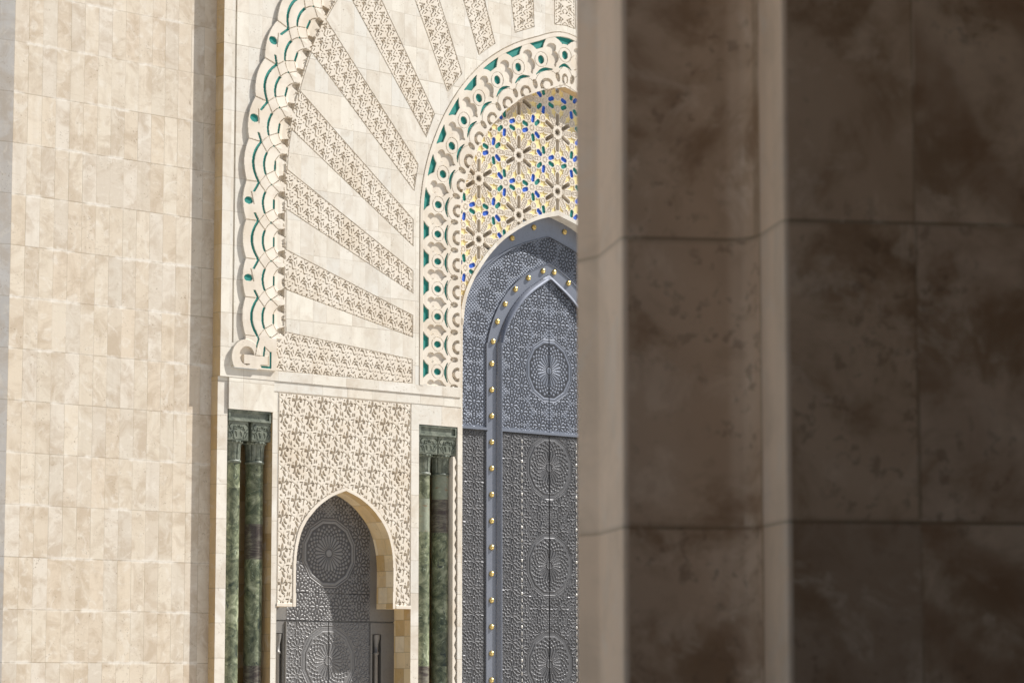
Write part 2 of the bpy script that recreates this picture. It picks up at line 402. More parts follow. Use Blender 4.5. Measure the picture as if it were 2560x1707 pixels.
# ------------------------------------------------------------------ carved ornament functions
def ell(x, z, cx, cz, a, b_, ang=0.0):
    c, s = math.cos(ang), math.sin(ang); u = (x-cx)*c+(z-cz)*s; v = -(x-cx)*s+(z-cz)*c
    return (np.sqrt((u/a)**2+(v/b_)**2)-1)*min(a, b_)
def arc(x, z, cx, cz, r, w, a0, a1):
    """crescent: arc radius r, half width w tapering to both ends, from angle a0 to a1 (deg)"""
    dx, dz = x-cx, z-cz; rr = np.hypot(dx, dz); an = np.degrees(np.arctan2(dz, dx))
    mid = (a0+a1)/2; half = (a1-a0)/2
    da = np.abs((an-mid+180) % 360-180)
    tap = np.clip(1-(da/half)**2, 0, 1)
    return np.where(da < half, np.abs(rr-r)-w*np.sqrt(tap), 1.0)
def seg(x, z, ax, az, bx, bz, w):
    px, pz = x-ax, z-az; dx, dz = bx-ax, bz-az
    h = np.clip((px*dx+pz*dz)/(dx*dx+dz*dz), 0, 1); return np.hypot(px-dx*h, pz-dz*h)-w

def motif(x, z):
    """centred lattice of fleurs, leaf pairs, hooks and commas; 0.605 m period.  negative = hole"""
    p = 0.605
    out = np.full(x.shape, 9.0)
    for ox, oz in ((0, 0), (p/2, p/2)):
        u = (x-ox+p/2) % p-p/2; v = (z-oz+p/2) % p-p/2
        for d in (
            np.maximum(ell(u, v, 0.0, 0.085, 0.023, 0.068), -0.9*(v-0.02)+0.0), ell(u, v, 0.0, 0.095, 0.023, 0.048),   # bud
            ell(u, v, -0.085, 0.030, 0.028, 0.026),                                        # left hook: eye and stroke
            arc(u, v, -0.108, -0.015, 0.080, 0.016, -72, 92), seg(u, v, -0.035, -0.055, -0.050, -0.098, 0.007),
            ell(u, v, 0.096, 0.022, 0.027, 0.025), arc(u, v, 0.082, 0.020, 0.046, 0.012, 20, 170),   # right hook
            arc(u, v, 0.110, -0.020, 0.074, 0.019, 165, 262),
            arc(u, v, 0.075, -0.075, 0.078, 0.019, 170, 262), seg(u, v, -0.006, -0.075, 0.012, -0.125, 0.010),
            seg(u, v, 0.157, 0.062, 0.205, 0.050, 0.010), seg(u, v, 0.192, 0.045, 0.170, -0.055, 0.008),
            seg(u, v, -0.206, 0.060, -0.148, 0.064, 0.009), arc(u, v, -0.105, -0.01, 0.068, 0.009, 130, 235),
            ell(u, v, 0.130, -0.150, 0.012, 0.036, -0.05), ell(u, v, 0.174, -0.148, 0.011, 0.036, -0.1),
            ell(u, v, -0.172, -0.145, 0.010, 0.034, 0.1), ell(u, v, -0.118, -0.150, 0.013, 0.038, 0.15),
            ell(u, v, -0.042, -0.192, 0.026, 0.012, -0.6), ell(u, v, 0.060, -0.186, 0.012, 0.020, 0.0),
            ell(u, v, -0.073, 0.105, 0.009, 0.016), ell(u, v, 0.080, 0.095, 0.012, 0.010)):
            out = np.minimum(out, d)
        u2 = (x-ox+p) % p-p/2          # between two fleurs of a row: leaf group
        for d in (ell(u2, v, -0.032, -0.010, 0.012, 0.042, -0.65), ell(u2, v, 0.040, -0.018, 0.015, 0.048, 0.62),
                  ell(u2, v, 0.026, -0.095, 0.019, 0.066, 0.52)):
            out = np.minimum(out, d)
    return out-0.0015

def motif_band(x, z):
    """denser running pattern of the rays: eyes, comma pairs, hooks and leaves; 0.40 m cells, every other row shifted"""
    p = 0.40; out = np.full(x.shape, 9.0)
    row = np.floor(z/p); v = z-row*p-p/2
    uu = x+(row % 2)*p*0.5
    u = (uu+p/2) % p-p/2
    for du in (-p, 0, p):
        w = u-du
        for d in (
            ell(w, v, 0.060, 0.100, 0.012, 0.036, -0.7), ell(w, v, 0.096, 0.125, 0.013, 0.036, -0.7),
            ell(w, v, -0.100, 0.090, 0.027, 0.030), arc(w, v, -0.090, 0.075, 0.066, 0.012, 200, 335),
            arc(w, v, -0.050, -0.115, 0.072, 0.018, 25, 150), seg(w, v, 0.012, -0.085, 0.03, -0.135, 0.008),
            ell(w, v, 0.074, -0.004, 0.017, 0.019), seg(w, v, 0.08, -0.02, 0.125, -0.095, 0.0075),
            ell(w, v, 0.145, 0.030, 0.010, 0.046, 0.25), ell(w, v, -0.165, -0.030, 0.013, 0.050, -0.5), ell(w, v, -0.02, 0.03, 0.010, 0.044, 1.2),
            arc(w, v, 0.085, -0.135, 0.052, 0.013, 190, 320), seg(w, v, -0.075, -0.01, -0.03, -0.03, 0.007), seg(w, v, -0.03, -0.03, -0.04, -0.075, 0.007),
            ell(w, v, 0.165, -0.165, 0.012, 0.012), ell(w, v, -0.015, 0.175, 0.011, 0.013), ell(w, v, -0.15, -0.165, 0.024, 0.010, 0.5),
            ell(w, v, -0.045, -0.170, 0.022, 0.010, -0.2), ell(w, v, 0.01, 0.125, 0.012, 0.012)):
            out = np.minimum(out, d)
    return out

def lattice(x, z):
    """shallow stem lines that run diagonally between the fleurs"""
    p = 0.605
    f = np.cos(2*np.pi*(x+0.03*np.sin(2*np.pi*z/p*2))/p)+np.cos(2*np.pi*z/p)
    return (np.abs(f) < 0.055).astype(float)

def carve(sd, depth, soft=0.006):
    return -depth*np.clip(-sd/soft, 0, 1)

# ------------------------------------------------------------------ the portal
P0 = 40.0; AX = 39.5
portal = thing('carved_portal', 'sunlit travertine mosque portal with carved rays and green inlaid scalloped arches', 'portal', (39.5, 40.0, 0))

friezeI = [(2.82, 7.0), (2.82, 9.27), (2.82, 10.82), (2.73, 11.15), (2.54, 11.59), (2.29, 12.08), (2.01, 12.41), (1.66, 12.75), (1.19, 13.08), (0.63, 13.31), (0.0, 13.46)]
hwFI = hw(friezeI)
doorA = [(2.60, 0.0), (2.60, 7.8), (2.58, 8.45), (2.50, 8.94), (2.30, 9.35), (2.05, 9.69), (1.76, 10.0), (1.43, 10.27), (0.99, 10.53), (0.54, 10.73), (0.0, 10.87)]
hwDA = hw(doorA)

def nearest(px, pz, path, us):
    d = np.gradient(path, axis=0); d /= np.linalg.norm(d, axis=1)[:, None]
    n_ = len(px); ui = np.empty(n_); tt = np.empty(n_)
    for a in range(0, n_, 20000):
        s_ = slice(a, a+20000)
        D = (px[s_, None]-path[None, :, 0])**2+(pz[s_, None]-path[None, :, 1])**2
        k = D.argmin(1)
        vx, vz = px[s_]-path[k, 0], pz[s_]-path[k, 1]
        along = vx*d[k, 0]+vz*d[k, 1]
        step = np.hypot(*(path[np.minimum(k+1, len(path)-1)]-path[np.maximum(k-1, 0)]).T)/np.maximum(us[np.minimum(k+1, len(path)-1)]-us[np.maximum(k-1, 0)], 1e-9)
        ui[s_] = us[k]+along/step; tt[s_] = vx*d[k, 1]-vz*d[k, 0]      # + = right of the walking direction
    return ui, tt

def scallop(u, t):
    """height and green mask of the scalloped band; u = lobe parameter (integers at the cusps), t inward from the cusp line"""
    k = np.floor(u); p = 0.715; s = (u-k-0.5)*p; q = s/(p/2)
    even = (k.astype(int) % 2) == 1               # lobes that carry an oval
    edge = -0.075*(1-q*q)
    H = np.where(t > edge, 0.046, 0.0)
    G = np.zeros_like(t); gr = np.zeros_like(t)
    gw = 0.028
    # ring 2
    t2 = 0.285-0.15*(1-q*q)
    g2 = (~even) & (np.abs(t-t2) < gw)
    hook = 0.29-(0.36-np.abs(s))*0.62
    g2 |= even & (np.abs(t-hook) < gw*0.9) & (s > 0.17) & (s < 0.36)
    g2 |= even & (np.abs(t-hook) < gw*0.9) & (s < -0.21)
    ov = ((t-0.062)/0.098)**2+((s-0.0)/0.064)**2 < 1
    G = np.where(g2 | (even & ov), 1.0, G)
    gr = np.where(even & (np.abs(t-(0.165-0.05*(s/0.17))) < 0.0095) & (s > -0.06) & (s < 0.17), 1, gr)
    # arcs of ring 2 on even lobes, back to ring 3
    gr = np.where((np.abs(t-(0.285+(0.36-np.abs(s))*0.95)) < 0.0095) & (np.abs(s) > 0.19), 1, gr)
    # ring 3
    t3 = 0.585-0.195*np.power(np.clip(1-q*q, 0, 1), 0.8)
    on3 = np.abs(t-t3)
    G = np.where((on3 < gw) & (np.abs(s) < 0.20), 1.0, G); gr = np.where(on3 < 0.0095, 1, gr)
    G = np.where((np.abs(t-0.585) < 0.02) & (np.abs(q) > 0.955), 1.0, G)
    # ring 4
    G = np.where((np.abs(t-0.665) < gw*0.9) & (np.abs(s) < 0.09), 1.0, G)
    gr = np.where((np.abs(t-(0.45+(0.20-np.abs(s))*1.9)) < 0.010) & (np.abs(s) > 0.09) & (np.abs(s) < 0.20) & (s < 0), 1, gr)
    t4 = 0.665+0.14*np.clip((np.abs(s)-0.09)/0.17, 0, 1)**1.6
    gr = np.where((np.abs(t-t4) < 0.0095) & (np.abs(s) > 0.09) & (np.abs(s) < 0.27), 1, gr)
    # straight bars across at the cusps
    gr = np.where((np.abs(q) > 0.975) & (t < 0.30) , 1, gr)
    gr = np.where((np.abs(t-(0.60+(0.36-np.abs(s))*1.5)) < 0.0105) & (np.abs(s) > 0.25), 1, gr)
    H = H-0.022*G*(t > edge)-0.020*gr*(1-G)*(t > edge)
    # rings step back towards the inside
    H = H-np.where(t > t3, 0.010+0.06*np.clip(t-t3, 0, 0.25), 0)*(t > edge)-np.where((t > t4) & (np.abs(s) < 0.27), 0.010+0.16*np.clip(t-t4, 0, 0.1), 0)*(t > edge)
    # undercut spandrels between the small inner lobes
    w = (t-0.765)
    for sc in (0.20, -0.20):
        nt_ = (w > 0) & (np.abs(s-sc-np.sign(sc)*w*0.05) < 0.026+0.34*w)
        H = np.where(nt_ & (t < 0.95), -0.09, H)
    lob = ((t-0.945)/0.10)**2+(s/0.085)**2 < 1
    H = np.where(lob, -0.02, H)
    return H, G*(t > edge), edge

# spandrel grid --------------------------------------------------------------
dx = 0.0095
gx = np.arange(31.06, AX+dx*0.5, dx); gx[-1] = AX
gz = np.arange(7.17, 16.6, dx)
GX, GZ = np.meshgrid(gx, gz)
H = np.zeros_like(GX); PART = np.zeros(GX.shape, np.int8); CM = np.zeros(GX.shape+(4,)); CM[..., 3] = 1

# rays
RAYS = [
 [(32.10, 7.93), (35.43, 7.64), (35.43, 7.185), (32.10, 7.185)],
 [(32.10, 9.49), (35.44, 8.48), (35.44, 8.06), (32.10, 8.73)],
 [(32.10, 11.03), (35.44, 9.33), (35.44, 8.90), (32.10, 10.26)],
 [(32.34, 12.63), (35.44, 10.31), (35.44, 9.80), (32.14, 11.84)],
 [(32.98, 14.12), (35.56, 11.39), (35.46, 10.86), (32.60, 13.44)],
 [(33.45, 16.15), (35.98, 12.42), (35.76, 11.94), (33.00, 15.42)],
 [(35.20, 16.70), (36.69, 13.32), (36.31, 12.90), (34.30, 16.85)],
 [(36.50, 17.2), (37.57, 14.05), (37.13, 13.75), (35.80, 17.1)],
 [(38.50, 17.6), (38.64, 14.55), (38.11, 14.35), (37.60, 17.4)],
 [(39.80, 17.6), (39.80, 14.74), (39.20, 14.69), (39.20, 17.6)]]
def conv_sd(x, z, poly):
    d = np.full(x.shape, -9.0)
    for (a, b_) in zip(poly, poly[1:]+poly[:1]):
        ex, ez = b_[0]-a[0], b_[1]-a[1]; L = math.hypot(ex, ez)
        d = np.maximum(d, -((x-a[0])*ez-(z-a[1])*ex)/L*(-1))
    return d
for k, poly in enumerate(RAYS):
    xs = [p[0] for p in poly]; zs = [p[1] for p in poly]
    i0, i1 = np.searchsorted(gx, min(xs)-0.05), np.searchsorted(gx, max(xs)+0.05)
    j0, j1 = np.searchsorted(gz, min(zs)-0.05), np.searchsorted(gz, max(zs)+0.05)
    if i1-i0 < 3 or j1-j0 < 3: continue
    x, z = GX[j0:j1, i0:i1], GZ[j0:j1, i0:i1]
    cxp, czp = np.mean(xs), np.mean(zs)
    sgn = -1 if conv_sd(np.array([[cxp]]), np.array([[czp]]), poly)[0, 0] > 0 else 1
    d = np.full(x.shape, -9.0)
    for (a, b_) in zip(poly, poly[1:]+poly[:1]):
        ex, ez = b_[0]-a[0], b_[1]-a[1]; L = math.hypot(ex, ez)
        dd = ((x-a[0])*ez-(z-a[1])*ex)/L
        if ((cxp-a[0])*ez-(czp-a[1])*ex) > 0: dd = -dd
        d = np.maximum(d, dd)
    ins = d < 0
    mx0, mz0 = (poly[0][0]+poly[3][0])/2, (poly[0][1]+poly[3][1])/2
    mx1, mz1 = (poly[1][0]+poly[2][0])/2, (poly[1][1]+poly[2][1])/2
    L = math.hypot(mx1-mx0, mz1-mz0); ux, uz = (mx1-mx0)/L, (mz1-mz0)/L
    u = (x-mx0)*ux+(z-mz0)*uz; v = -(x-mx0)*uz+(z-mz0)*ux
    sc = 0.84 if k == 0 else 0.78
    sd = motif_band(u/0.68+0.17*k+0.3, v/0.68+0.11*k+0.2)*0.68-0.002
    sd = np.maximum(sd, d+0.012)
    h = carve(sd, 0.045)
    h = np.where(np.abs(d+0.004) < 0.007, -0.016, h)
    sub = H[j0:j1, i0:i1]; sub[ins | (np.abs(d) < 0.004)] = h[ins | (np.abs(d) < 0.004)]
    PART[j0:j1, i0:i1][ins] = 10+k

# scalloped band
CUSP = [(31.395, 7.06), (31.395, 7.76), (31.39, 8.46), (31.39, 9.16), (31.38, 9.86), (31.385, 10.58), (31.43, 11.35), (31.57, 12.14), (31.78, 12.88), (32.06, 13.62),
        (32.42, 14.32), (32.86, 14.98), (33.40, 15.60), (34.02, 16.15), (34.7, 16.6), (35.4, 17.0)]
cpath, cus = catmull(CUSP, 40)
cus = cus-1.0
near = (GX < np.interp(GZ, [p[1] for p in CUSP], [p[0] for p in CUSP])+1.55)
jj, ii = np.nonzero(near)
u, t = nearest(GX[jj, ii], GZ[jj, ii], cpath, cus)
h, gm, edge = scallop(u, t)
zz = GZ[jj, ii]
inb = (t > edge) & (t < 0.93) & (u > 0.0)
fill = (t >= 0.86) & (t < 0.965) & (u > 0.0)
hh = H[jj, ii]; pp = PART[jj, ii]
mt = carve(motif_band(GX[jj, ii]*1.2, GZ[jj, ii]*1.2)/1.2, 0.05)
hh = np.where(fill & ~inb & (pp < 10), mt, hh)
hh = np.where(inb, np.where(t > 0.88, np.minimum(h, mt), h), hh)
hh = np.where((t > 0.955) & (t < 0.968) & (pp < 10) & (u > 0), -0.012, hh)
pp = np.where(inb | (fill & (pp < 10)), 1, pp)
H[jj, ii] = hh; PART[jj, ii] = pp
CM[jj, ii, 0] = np.where(inb, gm, 0)

# scroll and stepped keys under the last lobe
sel = (GZ < 7.765) & (GX < 32.12)
x, z = GX, GZ
ring = np.hypot((x-31.42), (z-7.36)*1.0)
plate = sel & (x > 31.40+0.0) & (GZ > 7.17)
H = np.where(plate, 0.045, H)
PART = np.where(plate, 1, PART); CM[..., 0] = np.where(plate, 0, CM[..., 0])
disc = sel & (ring < 0.335)
H = np.where(disc, 0.058, H); PART = np.where(disc, 1, PART)
hole = sel & (np.hypot(x-31.43, z-7.40) < 0.165) & ~((z < 7.42) & (z > 7.25) & (x > 31.36))
H = np.where(hole, 0.0, H)
bar = sel & (z < 7.42) & (z > 7.26) & (x > 31.38) & (x < 31.92)
H = np.where(bar, 0.058, H)
def gline(ax, az, bx, bz, w=0.016, green=True):
    global H
    m = (seg(x, z, ax, az, bx, bz, w) < 0) & (z < 7.9)
    H = np.where(m, 0.030, H)
    if green: CM[..., 0] = np.where(m, 1.0, CM[..., 0])
gline(31.62, 7.87, 31.70, 7.72); gline(31.70, 7.72, 31.65, 7.58); gline(31.65, 7.58, 31.62, 7.42, 0.006, False)
gline(31.84, 7.58, 31.82, 7.43, 0.018); gline(31.98, 7.49, 31.98, 7.235, 0.018); gline(31.78, 7.225, 31.98, 7.225, 0.018)
gline(31.84, 7.58, 31.98, 7.49, 0.006, False); gline(31.62, 7.42, 31.84, 7.42, 0.006, False)
gline(31.92, 7.42, 31.92, 7.26, 0.006, False)

# frieze round the inner arch
OV = [(36.07, 6.93), (36.07, 7.455), (36.07, 7.98), (36.07, 8.51), (36.07, 9.04), (36.07, 9.57), (36.07, 10.10), (36.08, 10.67), (36.20, 11.28), (36.43, 11.86), (36.74, 12.40),
      (37.14, 12.90), (37.63, 13.33), (38.20, 13.67), (38.83, 13.92), (39.50, 14.11), (40.17, 13.92), (40.80, 13.67)]
fpath, fus = catmull(OV, 40)
jj, ii = np.nonzero((GX > 35.55) & (GZ < 14.8))
u, t0 = nearest(GX[jj, ii], GZ[jj, ii], fpath, fus)
t = t0+0.37                                    # 0 at the outer rim line, ~0.98 at the inner edge
k = np.floor(u+0.5); s = (u-k)*0.527
band = (t > 0) & (t < 1.03) & (GX[jj, ii] > 35.69) & (k > 0)
rimo = (t > -0.10) & (t < 0) & (GX[jj, ii] > 35.60)
h = np.zeros_like(t); G = np.zeros_like(t)
oval = (((t-0.37)/0.085)**2+(s/0.062)**2) < 1
G = np.where(oval, 1, G)
half = np.interp(t, [0.0, 0.07, 0.145], [0.185, 0.12, 0.075])
trap = (t > 0.005) & (t < 0.145) & (np.abs(s-0.03) < half)
G = np.where(trap, 1, G)
gr = np.abs(np.hypot((t-0.37)*0.9, s)-0.135) < 0.006
h = np.where(gr, -0.010, h)
# recess between neighbouring ovals
sb = np.abs(np.abs(s)-0.2635)
lobe1 = np.hypot(t-0.205, (sb)*1.0) < 0.098
lobe2 = np.hypot((t-0.40)*0.85, sb) < 0.112
tail = (t > 0.40) & (t < 0.60) & (sb < np.interp(t, [0.40, 0.60], [0.105, 0.0]))
rec = (lobe1 | lobe2 | tail | ((t > 0.2) & (t < 0.4) & (sb < 0.06))) & (np.hypot((t-0.37)*0.9, s) > 0.15)
h = np.where(rec, -0.034, h)
tc = 0.575+1.55*s*s
cres = (np.abs(t-tc) < 0.032*np.clip(1.25-np.abs(s)/0.19, 0.35, 1)) & (np.abs(s) < 0.185)
G = np.where(cres, 1, G)
rr = np.hypot(t-0.885, s+0.02)
h = np.where((rr < 0.135) & (rr > 0.078) & (t < 0.93), -0.060, h); h = np.where(rr < 0.078, 0.012, h)
leaf = (np.hypot((t-0.80)/1.9, (np.abs(s)-0.2635)) < 0.05)
h = np.where(leaf, -0.05, h)
h = np.where(np.abs(np.hypot(t-0.885, s)-0.275) < 0.005, -0.010, h)
h = np.where((np.abs(t-0.985) < 0.008), -0.012, h)
h = np.where(G > 0, -0.030, h)
hh = H[jj, ii]; pp = PART[jj, ii]
hh = np.where(band, h, hh); hh = np.where(rimo, np.where(t < -0.085, -0.02, 0.006), hh)
pp = np.where(band | rimo, 2, pp)
H[jj, ii] = hh; PART[jj, ii] = pp; CM[jj, ii, 0] = np.where(band, G, CM[jj, ii, 0])
# straight plain margins and the vertical groove of the outer frame
H = np.where((np.abs(GX-31.145) < 0.014) & (GZ > 7.62) & (PART == 0), -0.05, H)

cx_, cz_ = (gx[:-1]+gx[1:])/2, (gz[:-1]+gz[1:])/2
CX, CZ = np.meshgrid(cx_, cz_)
valid = (AX-CX) > hwFI(CZ)-0.004
CP = PART[:-1, :-1]
def put(name, ids, mat, col=None, label=None):
    m = valid & np.isin(CP, ids)
    o = height_mesh(name, gx, gz, H, m, P0, mat, portal, col)
    if o is None: return None
    if label: o['label'] = label
    return o
wf = put('wall_face', [0], M_field); mirror_copy(wf)
so = put('scalloped_moulding', [1], M_inlay, CM, 'scalloped outer arch band with green inlaid lines and ovals'); mirror_copy(so)
fo = put('arch_frieze', [2], M_inlay, CM, 'pierced inner arch band with a row of green inlays'); mirror_copy(fo)
for k in range(len(RAYS)):
    o = put('carved_ray', [10+k], M_carve)
    if o: mirror_copy(o)
del H, PART, CM, GX, GZ, CX, CZ

# upper pier edge, returns, string course -----------------------------------
b = MB()
b.box(30.872, 31.06, P0, 40.6, 7.0, 18)
b.quad((31.06, P0, 7.0), (35.69, P0, 7.0), (35.69, P0, 7.17), (31.06, P0, 7.17))          # plain course under the field
b.quad((35.69, P0, 7.0), (36.68, P0, 7.0), (36.68, P0, 7.17), (35.69, P0, 7.17))
b.quad((30.9, P0, 7.0), (36.68, P0, 7.0), (36.68, P0+0.25, 7.0), (30.9, P0+0.25, 7.0))    # its soffit
b.quad((31.06, P0, 16.58), (39.5, P0, 16.58), (39.5, P0, 18.0), (31.06, P0, 18.0))
b.quad((30.87, P0, 18), (39.5, P0, 18), (39.5, P0+1.5, 18), (30.87, P0+1.5, 18))
mirror_copy(b.build('outer_pier', M_pier, portal))
b = MB(); b.box(32.11, 36.70, P0+0.015, P0+0.2, 6.81, 6.998)
mirror_copy(b.build('string_course', M_block, portal))

b = MB(); b.quad((30.87, P0+0.002, 7.0), (30.87, P0+0.002, 18), (30.87, 40.6, 18), (30.87, 40.6, 7.0)); b.quad((30.853, P0+0.044, 0), (30.853, P0+0.044, 6.998), (30.853, 40.7, 6.998), (30.853, 40.7, 0))
mirror_copy(b.build('pier_return', M_return, portal))
# lower storey ---------------------------------------------------------------
YL = P0+0.042; YB = P0+0.66
b = MB()
b.box(30.855, 31.08, YL, 40.72, 0, 6.998)
mirror_copy(b.build('lower_pier', M_pier, portal))
b = MB(); b.box(31.08+0.002, 32.11, P0+0.006, 40.69, 6.43, 6.996)
mirror_copy(b.build('niche_lintel', M_pier, portal))
b = MB(); b.box(32.09, 32.215, P0+0.02, 40.7, 0, 6.428); b.box(32.112, 32.215, P0+0.021, 40.7, 6.428, 6.808)
b.box(35.431, 35.625, P0+0.02, 40.7, 0, 6.808); b.box(35.625, 36.70, P0+0.021, 40.69, 6.43, 6.808)
b.box(36.615, 36.70, P0+0.02, 40.7, 0, 6.43)
mirror_copy(b.build('jamb_pier', M_pier, portal))
b = MB()
b.quad((31.08, YB, 0), (32.09, YB, 0), (32.09, YB, 6.43), (31.08, YB, 6.43))
b.quad((32.088, P0+0.022, 0), (32.088, P0+0.022, 6.428), (32.088, YB, 6.428), (32.088, YB, 0))
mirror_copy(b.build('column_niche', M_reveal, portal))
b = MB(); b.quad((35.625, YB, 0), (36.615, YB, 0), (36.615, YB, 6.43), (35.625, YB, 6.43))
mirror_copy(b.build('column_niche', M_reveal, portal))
# zigzag trim along the inner edge of the second niche
b = MB(); z = 0.3; i = 0
while z < 5.86:
    x0, x1 = (36.545, 36.592) if i % 2 else (36.592, 36.545)
    z1 = z+0.105
    b.quad((36.505, P0+0.034, z), (x0, P0+0.034, z), (x1, P0+0.034, z1), (36.505, P0+0.034, z1))
    b.quad((x0, P0+0.034, z), (x0, P0+0.16, z), (x1, P0+0.16, z1), (x1, P0+0.034, z1))
    z = z1; i += 1
b.quad((36.505, P0+0.034, 0), (36.505, P0+0.034, 5.87), (36.505, P0+0.45, 5.87), (36.505, P0+0.45, 0)); b.box(36.506, 36.614, P0+0.16, P0+0.45, 0, 5.868)
mirror_copy(b.build('zigzag_trim', M_carve, portal))

# carved panel above the side door --------------------------------------------
SX = 33.82
sarch = [(1.165, 2.95), (1.165, 3.78), (1.085, 4.20), (0.955, 4.46), (0.76, 4.68), (0.56, 4.84), (0.31, 4.98), (0.0, 5.09)]
sc_ = smooth_arch(sarch, 8); hwS = lambda zz: np.interp(zz, sc_[:, 1], sc_[:, 0], left=1.165, right=-1)
sarch_o = [(w+0.062, zz+(0.035 if w < 1.1 else 0)) for w, zz in sarch[:-1]]+[(0.0, 5.155)]
so_ = smooth_arch(sarch_o, 8); hwSo = lambda zz: np.interp(zz, so_[:, 1], so_[:, 0], left=1.227, right=-1)
dx = 0.0095
px = np.arange(32.215, 35.425+dx, dx); pz = np.arange(2.95, 6.81, dx); px[-1] = 35.425; pz[-1] = 6.808
X, Z = np.meshgrid(px, pz)
sd = motif(X-32.34, Z-6.345)
dedge = np.minimum(np.minimum(X-32.215, 35.425-X), np.minimum(Z-2.95, 6.808-Z))
arc_in = hwSo(Z)-np.abs(X-SX)                      # > 0 inside the border
h = carve(np.maximum(sd, np.maximum(0.028-dedge, arc_in+0.012)), 0.048)
h = np.minimum(h, -0.006*lattice(X-32.34, Z-6.345)*((dedge > 0.028) & (arc_in < -0.012)))
h = np.where(np.abs(dedge-0.015) < 0.007, -0.012, h)
h = np.where((arc_in > 0) | ((Z < 3.01)), 0.012, h)
h = np.where(np.abs(arc_in+0.004) < 0.006, -0.012, h)
CX, CZ = np.meshgrid((px[:-1]+px[1:])/2, (pz[:-1]+pz[1:])/2)
m = np.abs(CX-SX) > hwS(CZ)-0.004
o = height_mesh('carved_panel', px, pz, h, m, P0+0.018, M_carve, portal); mirror_copy(o)

# stone reveal of the side door
b = MB(); YD = P0+0.482
pl = [(SX-w, zz) for w, zz in sc_]; pr_ = [(SX+w, zz) for w, zz in sc_]
b.strip(pl, P0+0.006, YD); b.strip(pr_, P0+0.006, YD)
for sx in (-1, 1):
    b.quad((SX+sx*1.165, P0+0.006, 2.95), (SX+sx*1.605, P0+0.006, 2.95), (SX+sx*1.605, YD, 2.95), (SX+sx*1.165, YD, 2.95))
    b.quad((SX+sx*1.606, P0+0.02, 0), (SX+sx*1.606, P0+0.02, 2.95), (SX+sx*1.606, YD+0.1, 2.95), (SX+sx*1.606, YD+0.1, 0))
mirror_copy(b.build('door_reveal', M_bounce_lit, portal))

# mosaic between the two inner arches -----------------------------------------
P1 = P0+0.218
dx = 0.0088
mx = np.arange(36.62, AX+dx*0.5, dx); mx[-1] = AX; mz = np.arange(6.9, 13.55, dx)
X, Z = np.meshgrid(mx, mz)
A1, A2 = 1.0785, 0.6     # half steps of the triangular lattice of 12-pointed stars
c12s, c9a, c9b = [], [], []
for i in range(-4, 5):
    for j in range(-8, 9):
        if (i+j) % 2: continue
        cx0, cz0 = AX+A1*i, 11.36+A2*j
        c12s.append((cx0, cz0)); c9a.append((cx0+A1*2/3, cz0)); c9b.append((cx0-A1*2/3, cz0))
sd_strap = np.full(X.shape, 9.0); Rm = np.zeros(X.shape); Bm = np.zeros(X.shape); dep = np.zeros(X.shape); carved = np.full(X.shape, 9.0)
def pet(u, v, r0, r1, w):
    """pointed hexagonal petal along u"""
    mid = (r0+r1)/2; L = (r1-r0)/2
    return np.maximum(np.abs(v)-w, (np.abs(u-mid)-L)+np.clip(np.abs(v)-w*0.35, 0, 1)*0.9)
for (cx0, cz0) in c12s:
    if not (36.0 < cx0 < 40.7 and 6.5 < cz0 < 14.3): continue
    i0, i1 = np.searchsorted(mx, (cx0-0.62, cx0+0.62)); j0, j1 = np.searchsorted(mz, (cz0-0.62, cz0+0.62))
    if i1 <= i0 or j1 <= j0: continue
    sl = (slice(j0, j1), slice(i0, i1)); x, z = X[sl]-cx0, Z[sl]-cz0
    r = np.hypot(x, z); th = np.degrees(np.arctan2(z, x))
    rose = r-(0.060+0.018*np.cos(np.radians(th*12)))
    sd_strap[sl] = np.minimum(sd_strap[sl], r-0.095); dep[sl] = np.where(rose < 0, -0.22, dep[sl])
    for ph, hole in ((30, True), (0, False)):
        f = np.radians((th-ph+30) % 60-30); uu, vv = r*np.cos(f), r*np.sin(f)
        d = pet(uu, vv, 0.135, 0.39, 0.040 if hole else 0.046)
        sd_strap[sl] = np.minimum(sd_strap[sl], d)
        if hole: dep[sl] = np.where(d < 0, -0.15, dep[sl])
        else: carved[sl] = np.minimum(carved[sl], np.where(d < 0.01, np.minimum(np.abs(d+0.006), np.where(d < -0.015, np.abs((uu*22+np.abs(vv)*14) % 1.0-0.5)/22, 9)), 9))
        if hole: d2 = np.hypot(uu-0.475, vv*1.0)-0.052
        else: d2 = pet(uu, vv, 0.405, 0.53, 0.038)
        sd_strap[sl] = np.minimum(sd_strap[sl], d2); carved[sl] = np.minimum(carved[sl], np.abs(d2+0.008))
